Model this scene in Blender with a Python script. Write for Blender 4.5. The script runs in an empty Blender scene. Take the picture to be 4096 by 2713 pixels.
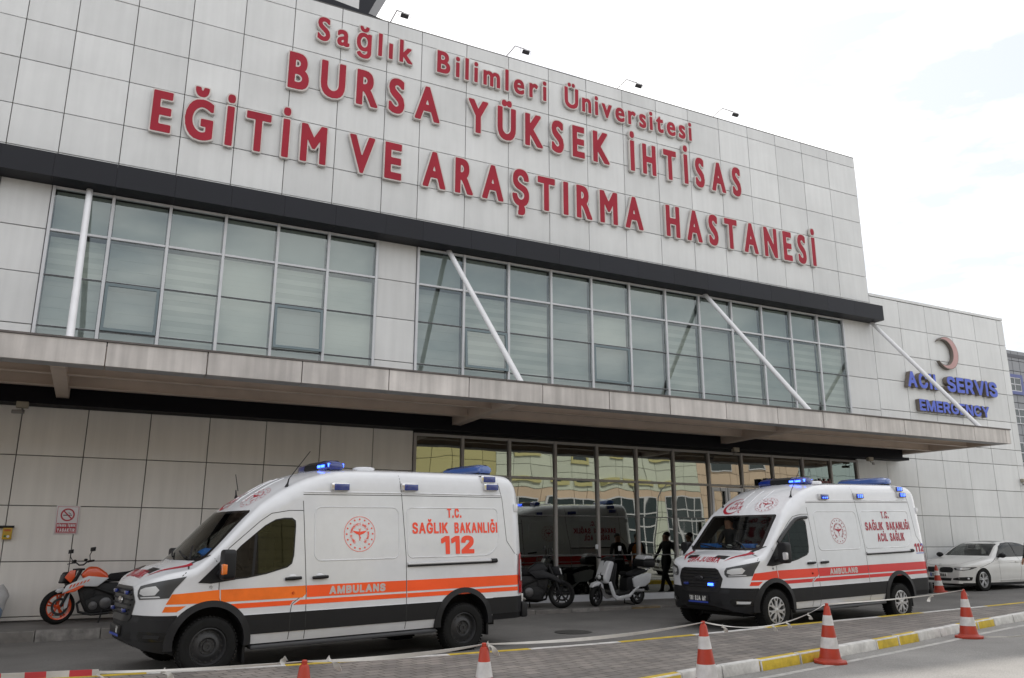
import bpy, bmesh, math, random, os
import numpy as np
from mathutils import Vector, Matrix
from mathutils.bvhtree import BVHTree
random.seed(7)
S = bpy.context.scene
COL = S.collection
R = math.radians

# ------------------------------------------------------------------ camera
PAN, TILT, ROLL = 0.467222, 0.2431846, 0.0018645
def cam_axes():
    cp, sp, ct, st = math.cos(PAN), math.sin(PAN), math.cos(TILT), math.sin(TILT)
    f = Vector((sp*ct, cp*ct, st)); r = Vector((cp, -sp, 0)); u = r.cross(f)
    cr, sr = math.cos(ROLL), math.sin(ROLL)
    return cr*r+sr*u, -sr*r+cr*u, f
_r, _u, _f = cam_axes()
cd = bpy.data.cameras.new('camera'); cam = bpy.data.objects.new('camera', cd); COL.objects.link(cam)
cd.sensor_width = 36; cd.lens = 3238.58/4096*36; cd.clip_end = 2000; cd.clip_start = 0.1
M = Matrix((_r, _u, -_f)).transposed().to_4x4(); M.translation = (0, 0, 1.62)
cam.matrix_world = M
S.camera = cam

# ------------------------------------------------------------------ sky, sun, exposure
SUN_EL, SUN_AZ = R(53.8), R(4)          # sun stands behind the building (towards +Y)
w = bpy.data.worlds.new('World'); S.world = w; w.use_nodes = True
nt = w.node_tree; N = nt.nodes; L = nt.links
bg = N['Background']; sky = N.new('ShaderNodeTexSky'); sky.sky_type = 'NISHITA'; sky.sun_disc = False
sky.sun_elevation = SUN_EL; sky.sun_rotation = SUN_AZ; sky.air_density = 1.2; sky.dust_density = 3.0
tc = N.new('ShaderNodeTexCoord'); mp = N.new('ShaderNodeMapping'); mp.inputs['Scale'].default_value = (1.0, 1.0, 3.2)
no = N.new('ShaderNodeTexNoise'); no.inputs['Scale'].default_value = 3.1; no.inputs['Detail'].default_value = 7; no.inputs['Roughness'].default_value = .58
cr_ = N.new('ShaderNodeValToRGB'); cr_.color_ramp.elements[0].position = .40; cr_.color_ramp.elements[1].position = .56
cr_.color_ramp.elements[0].color = (.42, .42, .42, 1)
mx = N.new('ShaderNodeMix'); mx.data_type = 'RGBA'
mx.inputs['B'].default_value = (11.4, 11.35, 11.3, 1)      # bright overcast veil
L.new(tc.outputs['Generated'], mp.inputs['Vector']); L.new(mp.outputs['Vector'], no.inputs['Vector'])
L.new(no.outputs['Fac'], cr_.inputs['Fac']); L.new(cr_.outputs['Color'], mx.inputs['Factor'])
L.new(sky.outputs['Color'], mx.inputs['A']); L.new(mx.outputs['Result'], bg.inputs['Color'])
bg.inputs['Strength'].default_value = 0.13
sd = bpy.data.lights.new('sun', 'SUN'); so = bpy.data.objects.new('sun', sd); COL.objects.link(so)
sd.energy = 3.8; sd.angle = R(1.5); sd.color = (1, .95, .88)
so.rotation_euler = Vector((-math.sin(SUN_AZ)*math.cos(SUN_EL), -math.cos(SUN_AZ)*math.cos(SUN_EL), -math.sin(SUN_EL))).to_track_quat('-Z', 'Y').to_euler()
so.location = (10, 40, 60)
S.view_settings.view_transform = 'Standard'; S.view_settings.look = 'None'
S.view_settings.exposure = 0.10; S.view_settings.gamma = 1

# ------------------------------------------------------------------ materials
MATS = {}
def pm(name, col, rough=.5, metal=0., noise=None, bump=None, coat=0, emit=None, spec=None, tone=0., streak=0., alpha=1):
    """principled material; noise=(scale, amount, detail); bump=(scale, strength); streak = vertical dirt; tone = per panel"""
    if name in MATS: return MATS[name]
    m = bpy.data.materials.new(name); m.use_nodes = True; t = m.node_tree; n = t.nodes; l = t.links
    b = n['Principled BSDF']; b.inputs['Roughness'].default_value = rough; b.inputs['Metallic'].default_value = metal
    b.inputs['Base Color'].default_value = (*col, 1); m.diffuse_color = (*col, 1)
    if coat: b.inputs['Coat Weight'].default_value = coat; b.inputs['Coat Roughness'].default_value = .06
    if spec is not None: b.inputs['Specular IOR Level'].default_value = spec
    if emit: b.inputs['Emission Color'].default_value = (*emit[0], 1); b.inputs['Emission Strength'].default_value = emit[1]
    src = None
    def mult(a, fac_out, lo, hi):
        mr = n.new('ShaderNodeMapRange'); mr.inputs['From Min'].default_value = .3; mr.inputs['From Max'].default_value = .7
        mr.inputs['To Min'].default_value = lo; mr.inputs['To Max'].default_value = hi; l.new(fac_out, mr.inputs['Value'])
        v = n.new('ShaderNodeMix'); v.data_type = 'RGBA'; v.blend_type = 'MULTIPLY'; v.inputs['Factor'].default_value = 1
        if a is None: v.inputs['A'].default_value = (*col, 1)
        else: l.new(a, v.inputs['A'])
        l.new(mr.outputs['Result'], v.inputs['B']); return v.outputs['Result']
    tcn = n.new('ShaderNodeTexCoord') if (noise or bump or streak) else None
    for ns in ([noise] if isinstance(noise, tuple) else noise or []):
        x = n.new('ShaderNodeTexNoise'); x.inputs['Scale'].default_value = ns[0]; x.inputs['Detail'].default_value = ns[2] if len(ns) > 2 else 5
        x.inputs['Roughness'].default_value = .6
        l.new(tcn.outputs['Object'], x.inputs['Vector']); src = mult(src, x.outputs['Fac'], 1-ns[1], 1+ns[1]*.6)
    if streak:
        g = n.new('ShaderNodeMapping'); g.inputs['Scale'].default_value = (5, 5, .35); l.new(tcn.outputs['Object'], g.inputs['Vector'])
        x = n.new('ShaderNodeTexNoise'); x.inputs['Scale'].default_value = 1.3; x.inputs['Detail'].default_value = 4
        l.new(g.outputs['Vector'], x.inputs['Vector']); src = mult(src, x.outputs['Fac'], 1-streak, 1+streak*.3)
    if tone:
        at = n.new('ShaderNodeAttribute'); at.attribute_name = 'tone'; at.attribute_type = 'GEOMETRY'
        mr = n.new('ShaderNodeMapRange'); mr.inputs['To Min'].default_value = 1-tone; mr.inputs['To Max'].default_value = 1+tone*.4
        l.new(at.outputs['Fac'], mr.inputs['Value'])
        v = n.new('ShaderNodeMix'); v.data_type = 'RGBA'; v.blend_type = 'MULTIPLY'; v.inputs['Factor'].default_value = 1
        if src is None: v.inputs['A'].default_value = (*col, 1)
        else: l.new(src, v.inputs['A'])
        l.new(mr.outputs['Result'], v.inputs['B']); src = v.outputs['Result']
    if src is not None: l.new(src, b.inputs['Base Color'])
    if bump:
        x = n.new('ShaderNodeTexNoise'); x.inputs['Scale'].default_value = bump[0]; x.inputs['Detail'].default_value = 4
        l.new(tcn.outputs['Object'], x.inputs['Vector'])
        bp = n.new('ShaderNodeBump'); bp.inputs['Strength'].default_value = bump[1]; bp.inputs['Distance'].default_value = .01
        l.new(x.outputs['Fac'], bp.inputs['Height']); l.new(bp.outputs['Normal'], b.inputs['Normal'])
    MATS[name] = m; return m

def glass_mat(name, tint, refl_col, refl, wave=0., wscale=1.2, rough=.01):
    """pane: see-through tint plus a mirror share that grows with grazing view"""
    if name in MATS: return MATS[name]
    m = bpy.data.materials.new(name); m.use_nodes = True; t = m.node_tree; n = t.nodes; l = t.links
    n.remove(n['Principled BSDF']); out = n['Material Output']
    tr = n.new('ShaderNodeBsdfTransparent'); tr.inputs['Color'].default_value = (*tint, 1)
    gl = n.new('ShaderNodeBsdfGlossy'); gl.inputs['Color'].default_value = (*refl_col, 1); gl.inputs['Roughness'].default_value = rough
    fr = n.new('ShaderNodeLayerWeight'); fr.inputs['Blend'].default_value = .5
    pw = n.new('ShaderNodeMath'); pw.operation = 'POWER'; pw.inputs[1].default_value = 5; l.new(fr.outputs['Facing'], pw.inputs[0])
    ad = n.new('ShaderNodeMath'); ad.operation = 'ADD'; ad.use_clamp = True; ad.inputs[1].default_value = refl+.04
    l.new(pw.outputs[0], ad.inputs[0]); mxs = n.new('ShaderNodeMixShader')
    l.new(ad.outputs[0], mxs.inputs['Fac']); l.new(tr.outputs[0], mxs.inputs[1]); l.new(gl.outputs[0], mxs.inputs[2]); l.new(mxs.outputs[0], out.inputs['Surface'])
    if wave:
        tcn = n.new('ShaderNodeTexCoord'); g = n.new('ShaderNodeMapping'); g.inputs['Scale'].default_value = (1.25, 1, .55)
        l.new(tcn.outputs['Object'], g.inputs['Vector'])
        x = n.new('ShaderNodeTexNoise'); x.inputs['Scale'].default_value = wscale; x.inputs['Detail'].default_value = 1.0
        l.new(g.outputs['Vector'], x.inputs['Vector'])
        bp = n.new('ShaderNodeBump'); bp.inputs['Strength'].default_value = 1; bp.inputs['Distance'].default_value = wave
        l.new(x.outputs['Fac'], bp.inputs['Height']); l.new(bp.outputs['Normal'], gl.inputs['Normal'])
    MATS[name] = m; return m

# ------------------------------------------------------------------ mesh builder
def tag(o, label=None, cat=None, group=None, kind=None):
    for k, v in (('label', label), ('category', cat), ('group', group), ('kind', kind)):
        if v: o[k] = v
    return o
def empty(name, loc=(0, 0, 0), rot=(0, 0, 0), **kw):
    o = bpy.data.objects.new(name, None); COL.objects.link(o); o.location = loc; o.rotation_euler = rot; o.empty_display_size = .2
    return tag(o, **kw)
class MB:
    def __init__(s): s.v = []; s.f = []; s.m = []; s.t = []
    def add(s, vs, fs, mi=0, tone=None):
        b = len(s.v); s.v += [tuple(v) for v in vs]; s.f += [tuple(b+i for i in f) for f in fs]; s.m += [mi]*len(fs)
        s.t += [(random.random() if tone is None else tone)]*len(fs); return s
    def box(s, x0, x1, y0, y1, z0, z1, mi=0, tone=None):
        return s.add([(x0,y0,z0),(x1,y0,z0),(x1,y1,z0),(x0,y1,z0),(x0,y0,z1),(x1,y0,z1),(x1,y1,z1),(x0,y1,z1)],
                     [(3,2,1,0),(4,5,6,7),(0,1,5,4),(1,2,6,5),(2,3,7,6),(3,0,4,7)], mi, tone)
    def obox(s, c, ax, ay, az, mi=0):
        c, ax, ay, az = map(Vector, (c, ax, ay, az)); P = [c+i*ax+j*ay+k*az for k in (-1, 1) for i, j in ((-1,-1),(1,-1),(1,1),(-1,1))]
        return s.add(P, [(3,2,1,0),(4,5,6,7),(0,1,5,4),(1,2,6,5),(2,3,7,6),(3,0,4,7)], mi)
    def prism(s, poly, fn, a, b, mi=0):
        """poly = 2D points, fn(u, v, d) -> 3D, from depth a to depth b"""
        n = len(poly); P = [fn(u, v, a) for u, v in poly]+[fn(u, v, b) for u, v in poly]
        return s.add(P, [tuple(range(n))[::-1], tuple(range(n, 2*n))]+[(i, (i+1) % n, n+(i+1) % n, n+i) for i in range(n)], mi)
    def tube(s, pts, rad, n=8, mi=0, cap=True):
        pts = [Vector(p) for p in pts]; k = len(pts); rr = rad if hasattr(rad, '__len__') else [rad]*k
        V = []; prev = None
        for i, p in enumerate(pts):
            d = (pts[min(i+1, k-1)]-pts[max(i-1, 0)]).normalized()
            if prev is None: a = d.orthogonal().normalized()
            else:
                a = prev-d*prev.dot(d); a = a.normalized() if a.length > 1e-6 else d.orthogonal().normalized()
            prev = a; b = d.cross(a)
            V += [p+rr[i]*(math.cos(2*math.pi*j/n)*a+math.sin(2*math.pi*j/n)*b) for j in range(n)]
        F = [(i*n+j, i*n+(j+1) % n, (i+1)*n+(j+1) % n, (i+1)*n+j) for i in range(k-1) for j in range(n)]
        if cap: F += [tuple(range(n))[::-1], tuple(range((k-1)*n, k*n))]
        return s.add(V, F, mi)
    def lathe(s, prof, c, ax, n=32, mi=0, closed=False, mis=None):
        """prof = [(radius, along)]"""
        c = Vector(c); ax = Vector(ax).normalized(); a = ax.orthogonal().normalized(); b = ax.cross(a); k = len(prof); V = []
        for r, h in prof: V += [c+ax*h+r*(math.cos(2*math.pi*j/n)*a+math.sin(2*math.pi*j/n)*b) for j in range(n)]
        rng = range(k if closed else k-1)
        for i in rng:
            i2 = (i+1) % k
            b0 = None
            s_f = [(i*n+j, i*n+(j+1) % n, i2*n+(j+1) % n, i2*n+j) for j in range(n)]
            if i == 0: base = len(s.v); s.v += [tuple(v) for v in V]
            s.f += [tuple(base+q for q in f) for f in s_f]; s.m += [mis[i] if mis else mi]*n; s.t += [.5]*n
        return s
    def ball(s, c, r, n=12, mi=0):
        rx, ry, rz = r if hasattr(r, '__len__') else (r, r, r); m = n//2; V = []; F = []
        for i in range(m+1):
            th = math.pi*i/m
            for j in range(n): ph = 2*math.pi*j/n; V.append((c[0]+rx*math.sin(th)*math.cos(ph), c[1]+ry*math.sin(th)*math.sin(ph), c[2]+rz*math.cos(th)))
        F = [(i*n+j, (i+1)*n+j, (i+1)*n+(j+1) % n, i*n+(j+1) % n) for i in range(m) for j in range(n)]
        return s.add(V, F, mi)
    def build(s, name, mats, parent=None, loc=None, rot=None, smooth=30, bevel=0, seg=2, weld=False, **kw):
        me = bpy.data.meshes.new(name); me.from_pydata(s.v, [], s.f)
        mats = mats if isinstance(mats, (list, tuple)) else [mats]
        for m in mats: me.materials.append(m)
        if me.polygons:
            me.polygons.foreach_set('material_index', s.m)
            a = me.attributes.new('tone', 'FLOAT', 'FACE'); a.data.foreach_set('value', s.t)
        bm = bmesh.new(); bm.from_mesh(me)
        if weld: bmesh.ops.remove_doubles(bm, verts=bm.verts, dist=1e-4)
        bmesh.ops.recalc_face_normals(bm, faces=bm.faces)
        if bevel:
            es = [e for e in bm.edges if len(e.link_faces) == 2 and e.calc_face_angle(0) > .5]
            bmesh.ops.bevel(bm, geom=es, offset=bevel, segments=seg, affect='EDGES', clamp_overlap=True, profile=.5)
        bm.to_mesh(me); bm.free()
        if smooth:
            me.polygons.foreach_set('use_smooth', [True]*len(me.polygons)); me.set_sharp_from_angle(angle=R(smooth))
        o = bpy.data.objects.new(name, me); COL.objects.link(o)
        if parent: o.parent = parent
        if loc: o.location = loc
        if rot: o.rotation_euler = rot
        return tag(o, **kw)
def XZ(y0):                       # depth along +Y
    return lambda u, v, d: (u, y0+d, v)
def copy_tree(o, parent=None):
    c = o.copy(); COL.objects.link(c); c.parent = parent
    for ch in [q for q in o.children]: copy_tree(ch, c)
    return c

# ------------------------------------------------------------------ lettering: outlines -> distance field -> mesh
FONTS = {'a': None, 'b': None}
try: FONTS['b'] = bpy.data.fonts.load(os.path.join(bpy.utils.system_resource('DATAFILES'), 'fonts', 'Inter.woff2'))
except Exception: pass
_segs = {}; _dots = {}
CHARS = 'ABCDEFGHIJKLMNOPRSTUVYZabegijklmnrstvğıĞİŞÜÇüi0123456789.'
def _load(f):
    """outlines of every character used, read from one text object, one character per line"""
    c = bpy.data.curves.new('t', 'FONT'); c.body = '\n'.join(CHARS); c.fill_mode = 'NONE'; c.resolution_u = 5; c.space_line = 4
    if FONTS[f]: c.font = FONTS[f]
    o = bpy.data.objects.new('t', c); COL.objects.link(o); bpy.context.view_layer.update()
    ev = o.evaluated_get(bpy.context.evaluated_depsgraph_get()); me = ev.to_mesh()
    v = np.array([p.co[:2] for p in me.vertices]); E = np.array([e.vertices[:] for e in me.edges])
    d = np.abs(E[:, 0]-E[:, 1]) == 1; lo, hi = E.min(1), E.max(1); i = np.where(d, lo, hi); j = np.where(d, hi, lo)
    sg = np.concatenate([v[i], v[j]], 1); ln = np.round(-(sg[:, 1]-.33)/4).astype(int)
    ev.to_mesh_clear(); bpy.data.objects.remove(o); bpy.data.curves.remove(c)
    G = {}
    for k, ch in enumerate(CHARS):
        q = sg[ln == k].copy(); q[:, [1, 3]] += 4*k; G[ch] = q
    cap = G['E'][:, [1, 3]].max()-G['E'][:, [1, 3]].min(); z = G['E'][:, [1, 3]].min()
    for ch, q in G.items(): q[:, [1, 3]] -= z; q /= cap; _segs[ch, f] = q
    def part(ch, ylo): q = _segs[ch, f]; k = (q[:, [1, 3]].min(1) > ylo); return q[k]
    def rect(x0, x1): return np.array([(x0, 0, x1, 0), (x1, 0, x1, 1), (x1, 1, x0, 1), (x0, 1, x0, 0)], float)[:, [0, 1, 2, 3]]
    def centred(q, x): q = q.copy(); xs = q[:, [0, 2]]; q[:, [0, 2]] += x-(xs.min()+xs.max())/2; return q
    stem = .15 if f == 'a' else .135
    if f == 'a' and ('E', 'b') not in _segs: _load('b')
    _segs['I', f] = rect(.2, .2+stem); dot = part('İ', 1.04) if f == 'b' else _dots['dot']
    if f == 'b': dot[:, [1, 3]] += .05
    _dots.setdefault('dot', dot)
    if len(dot): _segs['İ', f] = np.concatenate([rect(.2, .2+stem), centred(dot, .2+stem/2)])
    br = part('Ğ', 1.04) if f == 'b' else _dots['breve']
    if f == 'b': br[:, [1, 3]] += .05
    _dots.setdefault('breve', br)
    if len(br): g_ = _segs['G', f]; _segs['Ğ', f] = np.concatenate([g_, centred(br, (g_[:, 0].min()+g_[:, 0].max())/2+.02)])
    if f == 'b' and len(_segs['1', f]) == 12: _segs['1', f] = _segs['1', f][4:]      # plain figure one without a foot
def segs(ch, f='a'):
    if (ch, f) not in _segs: _load(f)
    return _segs[ch, f]
def seg_field(sg):
    A, B = sg[:, :2], sg[:, 2:]
    def F(P):
        out = np.empty(len(P))
        for c in range(0, len(P), 4000):
            p = P[c:c+4000, None, :]; d = B-A; t = np.clip(((p-A)*d).sum(-1)/np.maximum((d*d).sum(-1), 1e-12), 0, 1)
            dv = np.abs((A+t[..., None]*d)-p); dist = ((dv**5).sum(-1)**.2).min(1)
            y = p[..., 1]; up = (A[:, 1] <= y) & (B[:, 1] > y); dn = (A[:, 1] > y) & (B[:, 1] <= y)
            cr = d[:, 0]*(y-A[:, 1])-(p[..., 0]-A[:, 0])*d[:, 1]
            wn = (up & (cr > 0)).sum(1)-(dn & (cr < 0)).sum(1)
            out[c:c+4000] = np.where(wn != 0, -dist, dist)
        return out
    return F
def march(F, bb, h, iso=0., merge=False):
    """region where F < iso -> (verts, faces, boundary edges)"""
    x0, x1, y0, y1 = bb; nx = max(2, int((x1-x0)/h)+1); ny = max(2, int((y1-y0)/h)+1)
    xs = np.linspace(x0, x1, nx); ys = np.linspace(y0, y1, ny); gx, gy = np.meshgrid(xs, ys)
    f = (F(np.stack([gx.ravel(), gy.ravel()], 1))-iso).reshape(ny, nx)
    f[np.abs(f) < 1e-9] = 1e-9
    ins = f < 0; V = []; idx = {}; faces = []; bnd = []
    def cv(i, j):
        k = (i, j)
        if k not in idx: idx[k] = len(V); V.append((xs[i], ys[j]))
        return idx[k]
    def ev(a, b):
        k = (a, b) if a < b else (b, a)
        if k not in idx:
            (i, j), (p, q) = k; t = f[j, i]/(f[j, i]-f[q, p]); idx[k] = len(V); V.append((xs[i]+t*(xs[p]-xs[i]), ys[j]+t*(ys[q]-ys[j])))
        return idx[k]
    cnt = ins[:-1, :-1].astype(int)+ins[:-1, 1:]+ins[1:, 1:]+ins[1:, :-1]
    for j in range(ny-1):
        i = 0
        while i < nx-1:
            c = cnt[j, i]
            if c == 0: i += 1; continue
            if c == 4:
                k = i+1
                if merge:
                    while k < nx-1 and cnt[j, k] == 4: k += 1
                faces.append((cv(i, j), cv(k, j), cv(k, j+1), cv(i, j+1))); i = k; continue
            cs = [(i, j), (i+1, j), (i+1, j+1), (i, j+1)]; poly = []; cross = []
            for q in range(4):
                a, b = cs[q], cs[(q+1) % 4]; ia, ib = ins[a[1], a[0]], ins[b[1], b[0]]
                if ia: poly.append(cv(*a))
                if ia != ib: e = ev(a, b); poly.append(e); cross.append((len(poly)-1, ia))
            if len(poly) > 2: faces.append(tuple(poly))
            n = len(poly)
            for pos, ia in cross:
                if ia: bnd.append((poly[pos], poly[(pos+1) % n]))
            i += 1
    return np.array(V), faces, bnd
def text_bb(sg, pad): return sg[:, [0, 2]].min()-pad, sg[:, [0, 2]].max()+pad, sg[:, [1, 3]].min()-pad, sg[:, [1, 3]].max()+pad
def layout(words, f, sx, cap, base, bold, gapf=.2):
    """words = [(text, x0, x1)] ink spans -> [(char, segments placed)]"""
    out = []; C = cap-2*bold
    for txt, x0, x1 in words:
        G = [segs(ch, f) for ch in txt]; W = [g[:, [0, 2]].max()-g[:, [0, 2]].min() for g in G]
        n = len(txt); k = sx or 9; tot = x1-x0-2*bold*n; gp = gapf*cap
        gap = (tot-sum(W)*k*C)/max(n-1, 1)
        if n == 1: k = tot/(W[0]*C)
        elif gap < gp*.4 or gap > gp*2: gap = gp; k = (tot-gap*(n-1))/(sum(W)*C)
        x = x0
        for ch, g, wd in zip(txt, G, W):
            q = g.copy(); l = g[:, [0, 2]].min()
            for i in (0, 2): q[:, i] = (g[:, i]-l)*k*C+x+bold
            for i in (1, 3): q[:, i] = g[:, i]*C+base+bold
            out.append((ch, q)); x += wd*k*C+2*bold+gap
    return out
# ------------------------------------------------------------------ shared materials
CLAD = pm('cladding', (.675, .682, .684), .38, noise=(.6, .08), tone=.075, streak=.06)
JOINT = pm('joint_gap', (.16, .155, .15), .9)
BAND = pm('charcoal_fascia', (.011, .012, .018), .5, noise=(.6, .12), tone=.15, spec=.3)
ALU = pm('window_aluminium', (.60, .61, .64), .35, noise=(3, .06))
DARKF = pm('dark_gasket', (.03, .035, .04), .5)
BLUEF = pm('sash_frame', (.15, .20, .22), .35)
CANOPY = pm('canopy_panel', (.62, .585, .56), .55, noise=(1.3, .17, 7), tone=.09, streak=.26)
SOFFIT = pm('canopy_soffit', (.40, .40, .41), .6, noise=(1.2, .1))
BEAM = pm('canopy_beam', (.60, .50, .42), .6, noise=(1.5, .12))
WHITE_STEEL = pm('white_steel', (.74, .74, .76), .35, noise=(2, .06))
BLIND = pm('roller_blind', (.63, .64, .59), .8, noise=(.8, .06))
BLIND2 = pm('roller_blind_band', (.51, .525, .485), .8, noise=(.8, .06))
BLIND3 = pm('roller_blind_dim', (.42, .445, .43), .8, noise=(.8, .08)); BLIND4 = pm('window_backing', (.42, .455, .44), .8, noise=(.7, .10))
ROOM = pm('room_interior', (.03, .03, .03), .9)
UPG = glass_mat('upper_glass', (.68, .725, .715), (.82, .89, .89), .11, .0012, .9)
LOWG = glass_mat('lower_glass', (.25, .27, .26), (.92, .95, .88), .26, .007, .8)
ASPHALT = pm('asphalt', (.165, .158, .15), .85, noise=[(.8, .24, 11), (55, .30, 3), (.22, .18, 3)], bump=(160, .6))
ASPH2 = pm('pavement_asphalt', (.16, .152, .145), .85, noise=(1.6, .22, 8), bump=(90, .4))
LINE = pm('road_paint', (.42, .41, .39), .8, noise=(7, .35, 7))
KW = pm('kerb_white', (.60, .59, .57), .75, noise=(6, .30, 7), bump=(30, .5))
KY = pm('kerb_yellow', (.56, .40, .035), .75, noise=(6, .30, 7), bump=(30, .5))
KG = pm('kerb_concrete', (.15, .14, .13), .85, noise=(5, .25, 7), bump=(30, .5))
def gz(x): return .0095*(min(max(x, -8), 26)-3)

# ------------------------------------------------------------------ ground
def sheet(name, poly_fn, nx, x0, x1, m, dz, kind='structure', mi=None):
    """strip between two edges y0(x) and y1(x) following the ground"""
    b = MB(); xs = np.linspace(x0, x1, nx+1)
    for a, c in zip(xs[:-1], xs[1:]):
        (l0, h0), (l1, h1) = poly_fn(a), poly_fn(c)
        b.add([(a, l0, gz(a)+dz), (c, l1, gz(c)+dz), (c, h1, gz(c)+dz), (a, h0, gz(a)+dz)], [(0, 1, 2, 3)])
    return b.build(name, m, kind=kind)
b = MB()
xs = [-400, -8, 3, 26, 500]
for a, c in zip(xs[:-1], xs[1:]): b.add([(a, -300, gz(a)), (c, -300, gz(c)), (c, 500, gz(c)), (a, 500, gz(a))], [(0, 1, 2, 3)])
b.build('road', ASPHALT, kind='structure')
ASPH3 = pm('asphalt_worn', (.27, .262, .25), .85, noise=[(.9, .18, 11), (55, .28, 3), (.22, .12, 3)], bump=(160, .6))
NX = [-14, 0, 6.5, 8, 9.4, 10.5, 11.85, 13.5, 15, 16.6, 20, 26, 40]; NY = [3.2, 6.42, 7.96, 8.25, 8.58, 8.83, 9.15, 9.6, 9.95, 10.3, 11.2, 12.6, 15.6]
FX = [-14, -6, -.1, 2, 4.7, 6.8, 7.5, 9, 10.75, 13.45, 15.5, 19.1, 26, 40]; FY = [12.6, 11.75, 11.1, 10.8, 10.62, 10.58, 10.66, 10.80, 11.04, 11.27, 11.5, 11.92, 13.2, 16]
near = lambda x: float(np.interp(x, NX, NY)); far = lambda x: float(np.interp(x, FX, FY))
sheet('near_road', lambda x: (-60, near(x)), 60, -14, 40, ASPH3, .002)
pav = bpy.data.materials.new('block_paving'); pav.use_nodes = True
t = pav.node_tree; n = t.nodes; l = t.links; bs = n['Principled BSDF']; bs.inputs['Roughness'].default_value = .85
tcn = n.new('ShaderNodeTexCoord'); mg = n.new('ShaderNodeMapping'); mg.inputs['Rotation'].default_value = (0, 0, -R(13))
bk = n.new('ShaderNodeTexBrick'); bk.inputs['Scale'].default_value = 1; bk.inputs['Brick Width'].default_value = .215; bk.inputs['Row Height'].default_value = .165
bk.inputs['Mortar Size'].default_value = .009; bk.inputs['Mortar Smooth'].default_value = .3; bk.inputs['Bias'].default_value = 0
bk.inputs['Color1'].default_value = (.235, .21, .19, 1); bk.inputs['Color2'].default_value = (.165, .15, .14, 1); bk.inputs['Mortar'].default_value = (.07, .065, .05, 1)
nz = n.new('ShaderNodeTexNoise'); nz.inputs['Scale'].default_value = 1.4; nz.inputs['Detail'].default_value = 8
mrr = n.new('ShaderNodeMapRange'); mrr.inputs['From Min'].default_value = .3; mrr.inputs['From Max'].default_value = .7; mrr.inputs['To Min'].default_value = .72; mrr.inputs['To Max'].default_value = 1.15
vm = n.new('ShaderNodeMix'); vm.data_type = 'RGBA'; vm.blend_type = 'MULTIPLY'; vm.inputs['Factor'].default_value = 1
wob = n.new('ShaderNodeTexNoise'); wob.inputs['Scale'].default_value = 9; wob.inputs['Detail'].default_value = 1
vadd = n.new('ShaderNodeVectorMath'); vadd.operation = 'MULTIPLY_ADD'; vadd.inputs[1].default_value = (.035, .035, 0)
l.new(tcn.outputs['Object'], mg.inputs['Vector']); l.new(mg.outputs['Vector'], wob.inputs['Vector']); l.new(wob.outputs['Color'], vadd.inputs[0]); l.new(mg.outputs['Vector'], vadd.inputs[2])
l.new(vadd.outputs[0], bk.inputs['Vector']); l.new(tcn.outputs['Object'], nz.inputs['Vector'])
l.new(nz.outputs['Fac'], mrr.inputs['Value']); l.new(bk.outputs['Color'], vm.inputs['A']); l.new(mrr.outputs['Result'], vm.inputs['B']); l.new(vm.outputs['Result'], bs.inputs['Base Color'])
bp = n.new('ShaderNodeBump'); bp.inputs['Strength'].default_value = .6; bp.inputs['Distance'].default_value = .008; bp.invert = True
l.new(bk.outputs['Fac'], bp.inputs['Height']); l.new(bp.outputs['Normal'], bs.inputs['Normal'])
sheet('traffic_island', lambda x: (near(x)+.14, far(x)-.10), 90, -14, 40, pav, .125)
# kerb blocks along the near edge of the island (white and yellow, about 0.6 m each)
b = MB(); x = -14.; k = 0
bounds = [(-14, 5.0, 'y'), (5.0, 6.15, 'y'), (6.15, 7.6, 'w'), (7.6, 9.33, 'y'), (9.33, 10.46, 'w'), (10.46, 11.8, 'y'), (11.8, 13.45, 'w'), (13.45, 14.9, 'y'), (14.9, 16.6, 'w'), (16.6, 18.2, 'y'), (18.2, 40, 'w')]
for a, c, cl in bounds:
    nn = max(1, round((c-a)/.8)); e = np.linspace(a, c, nn+1)
    for p, q in zip(e[:-1], e[1:]):
        g = .008; y0, y1 = near(p), near(q); dz = random.uniform(-.006, .006); o = random.uniform(-.008, .008)
        v = [(p+g, y0+o, gz(p)-.05), (q-g, y1+o, gz(q)-.05), (q-g, y1+.15, gz(q)-.05), (p+g, y0+.15, gz(p)-.05),
             (p+g, y0+.025+o, gz(p)+.135+dz), (q-g, y1+.025+o, gz(q)+.135+dz), (q-g, y1+.15, gz(q)+.135+dz), (p+g, y0+.15, gz(p)+.135+dz)]
        b.add(v, [(3,2,1,0),(4,5,6,7),(0,1,5,4),(1,2,6,5),(2,3,7,6),(3,0,4,7)], 0 if cl == 'w' else 1)
b.build('kerb', [KW, KY], bevel=.018, kind='structure')
# thin painted kerb on the far edge of the island
b = MB(); fb = [(-14, 1.0, 1), (1.0, 2.3, 0), (2.3, 3.4, 1), (3.4, 4.4, 0), (4.4, 5.6, 1), (5.6, 7.1, 0), (7.1, 8.6, 1), (8.6, 10.3, 0), (10.3, 12.0, 1), (12.0, 13.4, 0), (13.4, 14.8, 1), (14.8, 17.2, 0), (17.2, 19.2, 1), (19.2, 40, 0)]
fb[0] = (-14, .75, 1); fb[1] = (.75, 2.3, 0)
for a, c, mi in fb:
    e = np.linspace(a, c, max(2, int((c-a)/.7)+1))
    for p, q in zip(e[:-1], e[1:]):
        y0, y1 = far(p), far(q)
        b.add([(p, y0-.11, gz(p)-.05), (q, y1-.11, gz(q)-.05), (q, y1+.03, gz(q)-.05), (p, y0+.03, gz(p)-.05), (p, y0-.11, gz(p)+.131), (q, y1-.11, gz(q)+.131), (q, y1, gz(q)+.131), (p, y0, gz(p)+.131)],
              [(3,2,1,0),(4,5,6,7),(0,1,5,4),(1,2,6,5),(2,3,7,6),(3,0,4,7)], mi)
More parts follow.
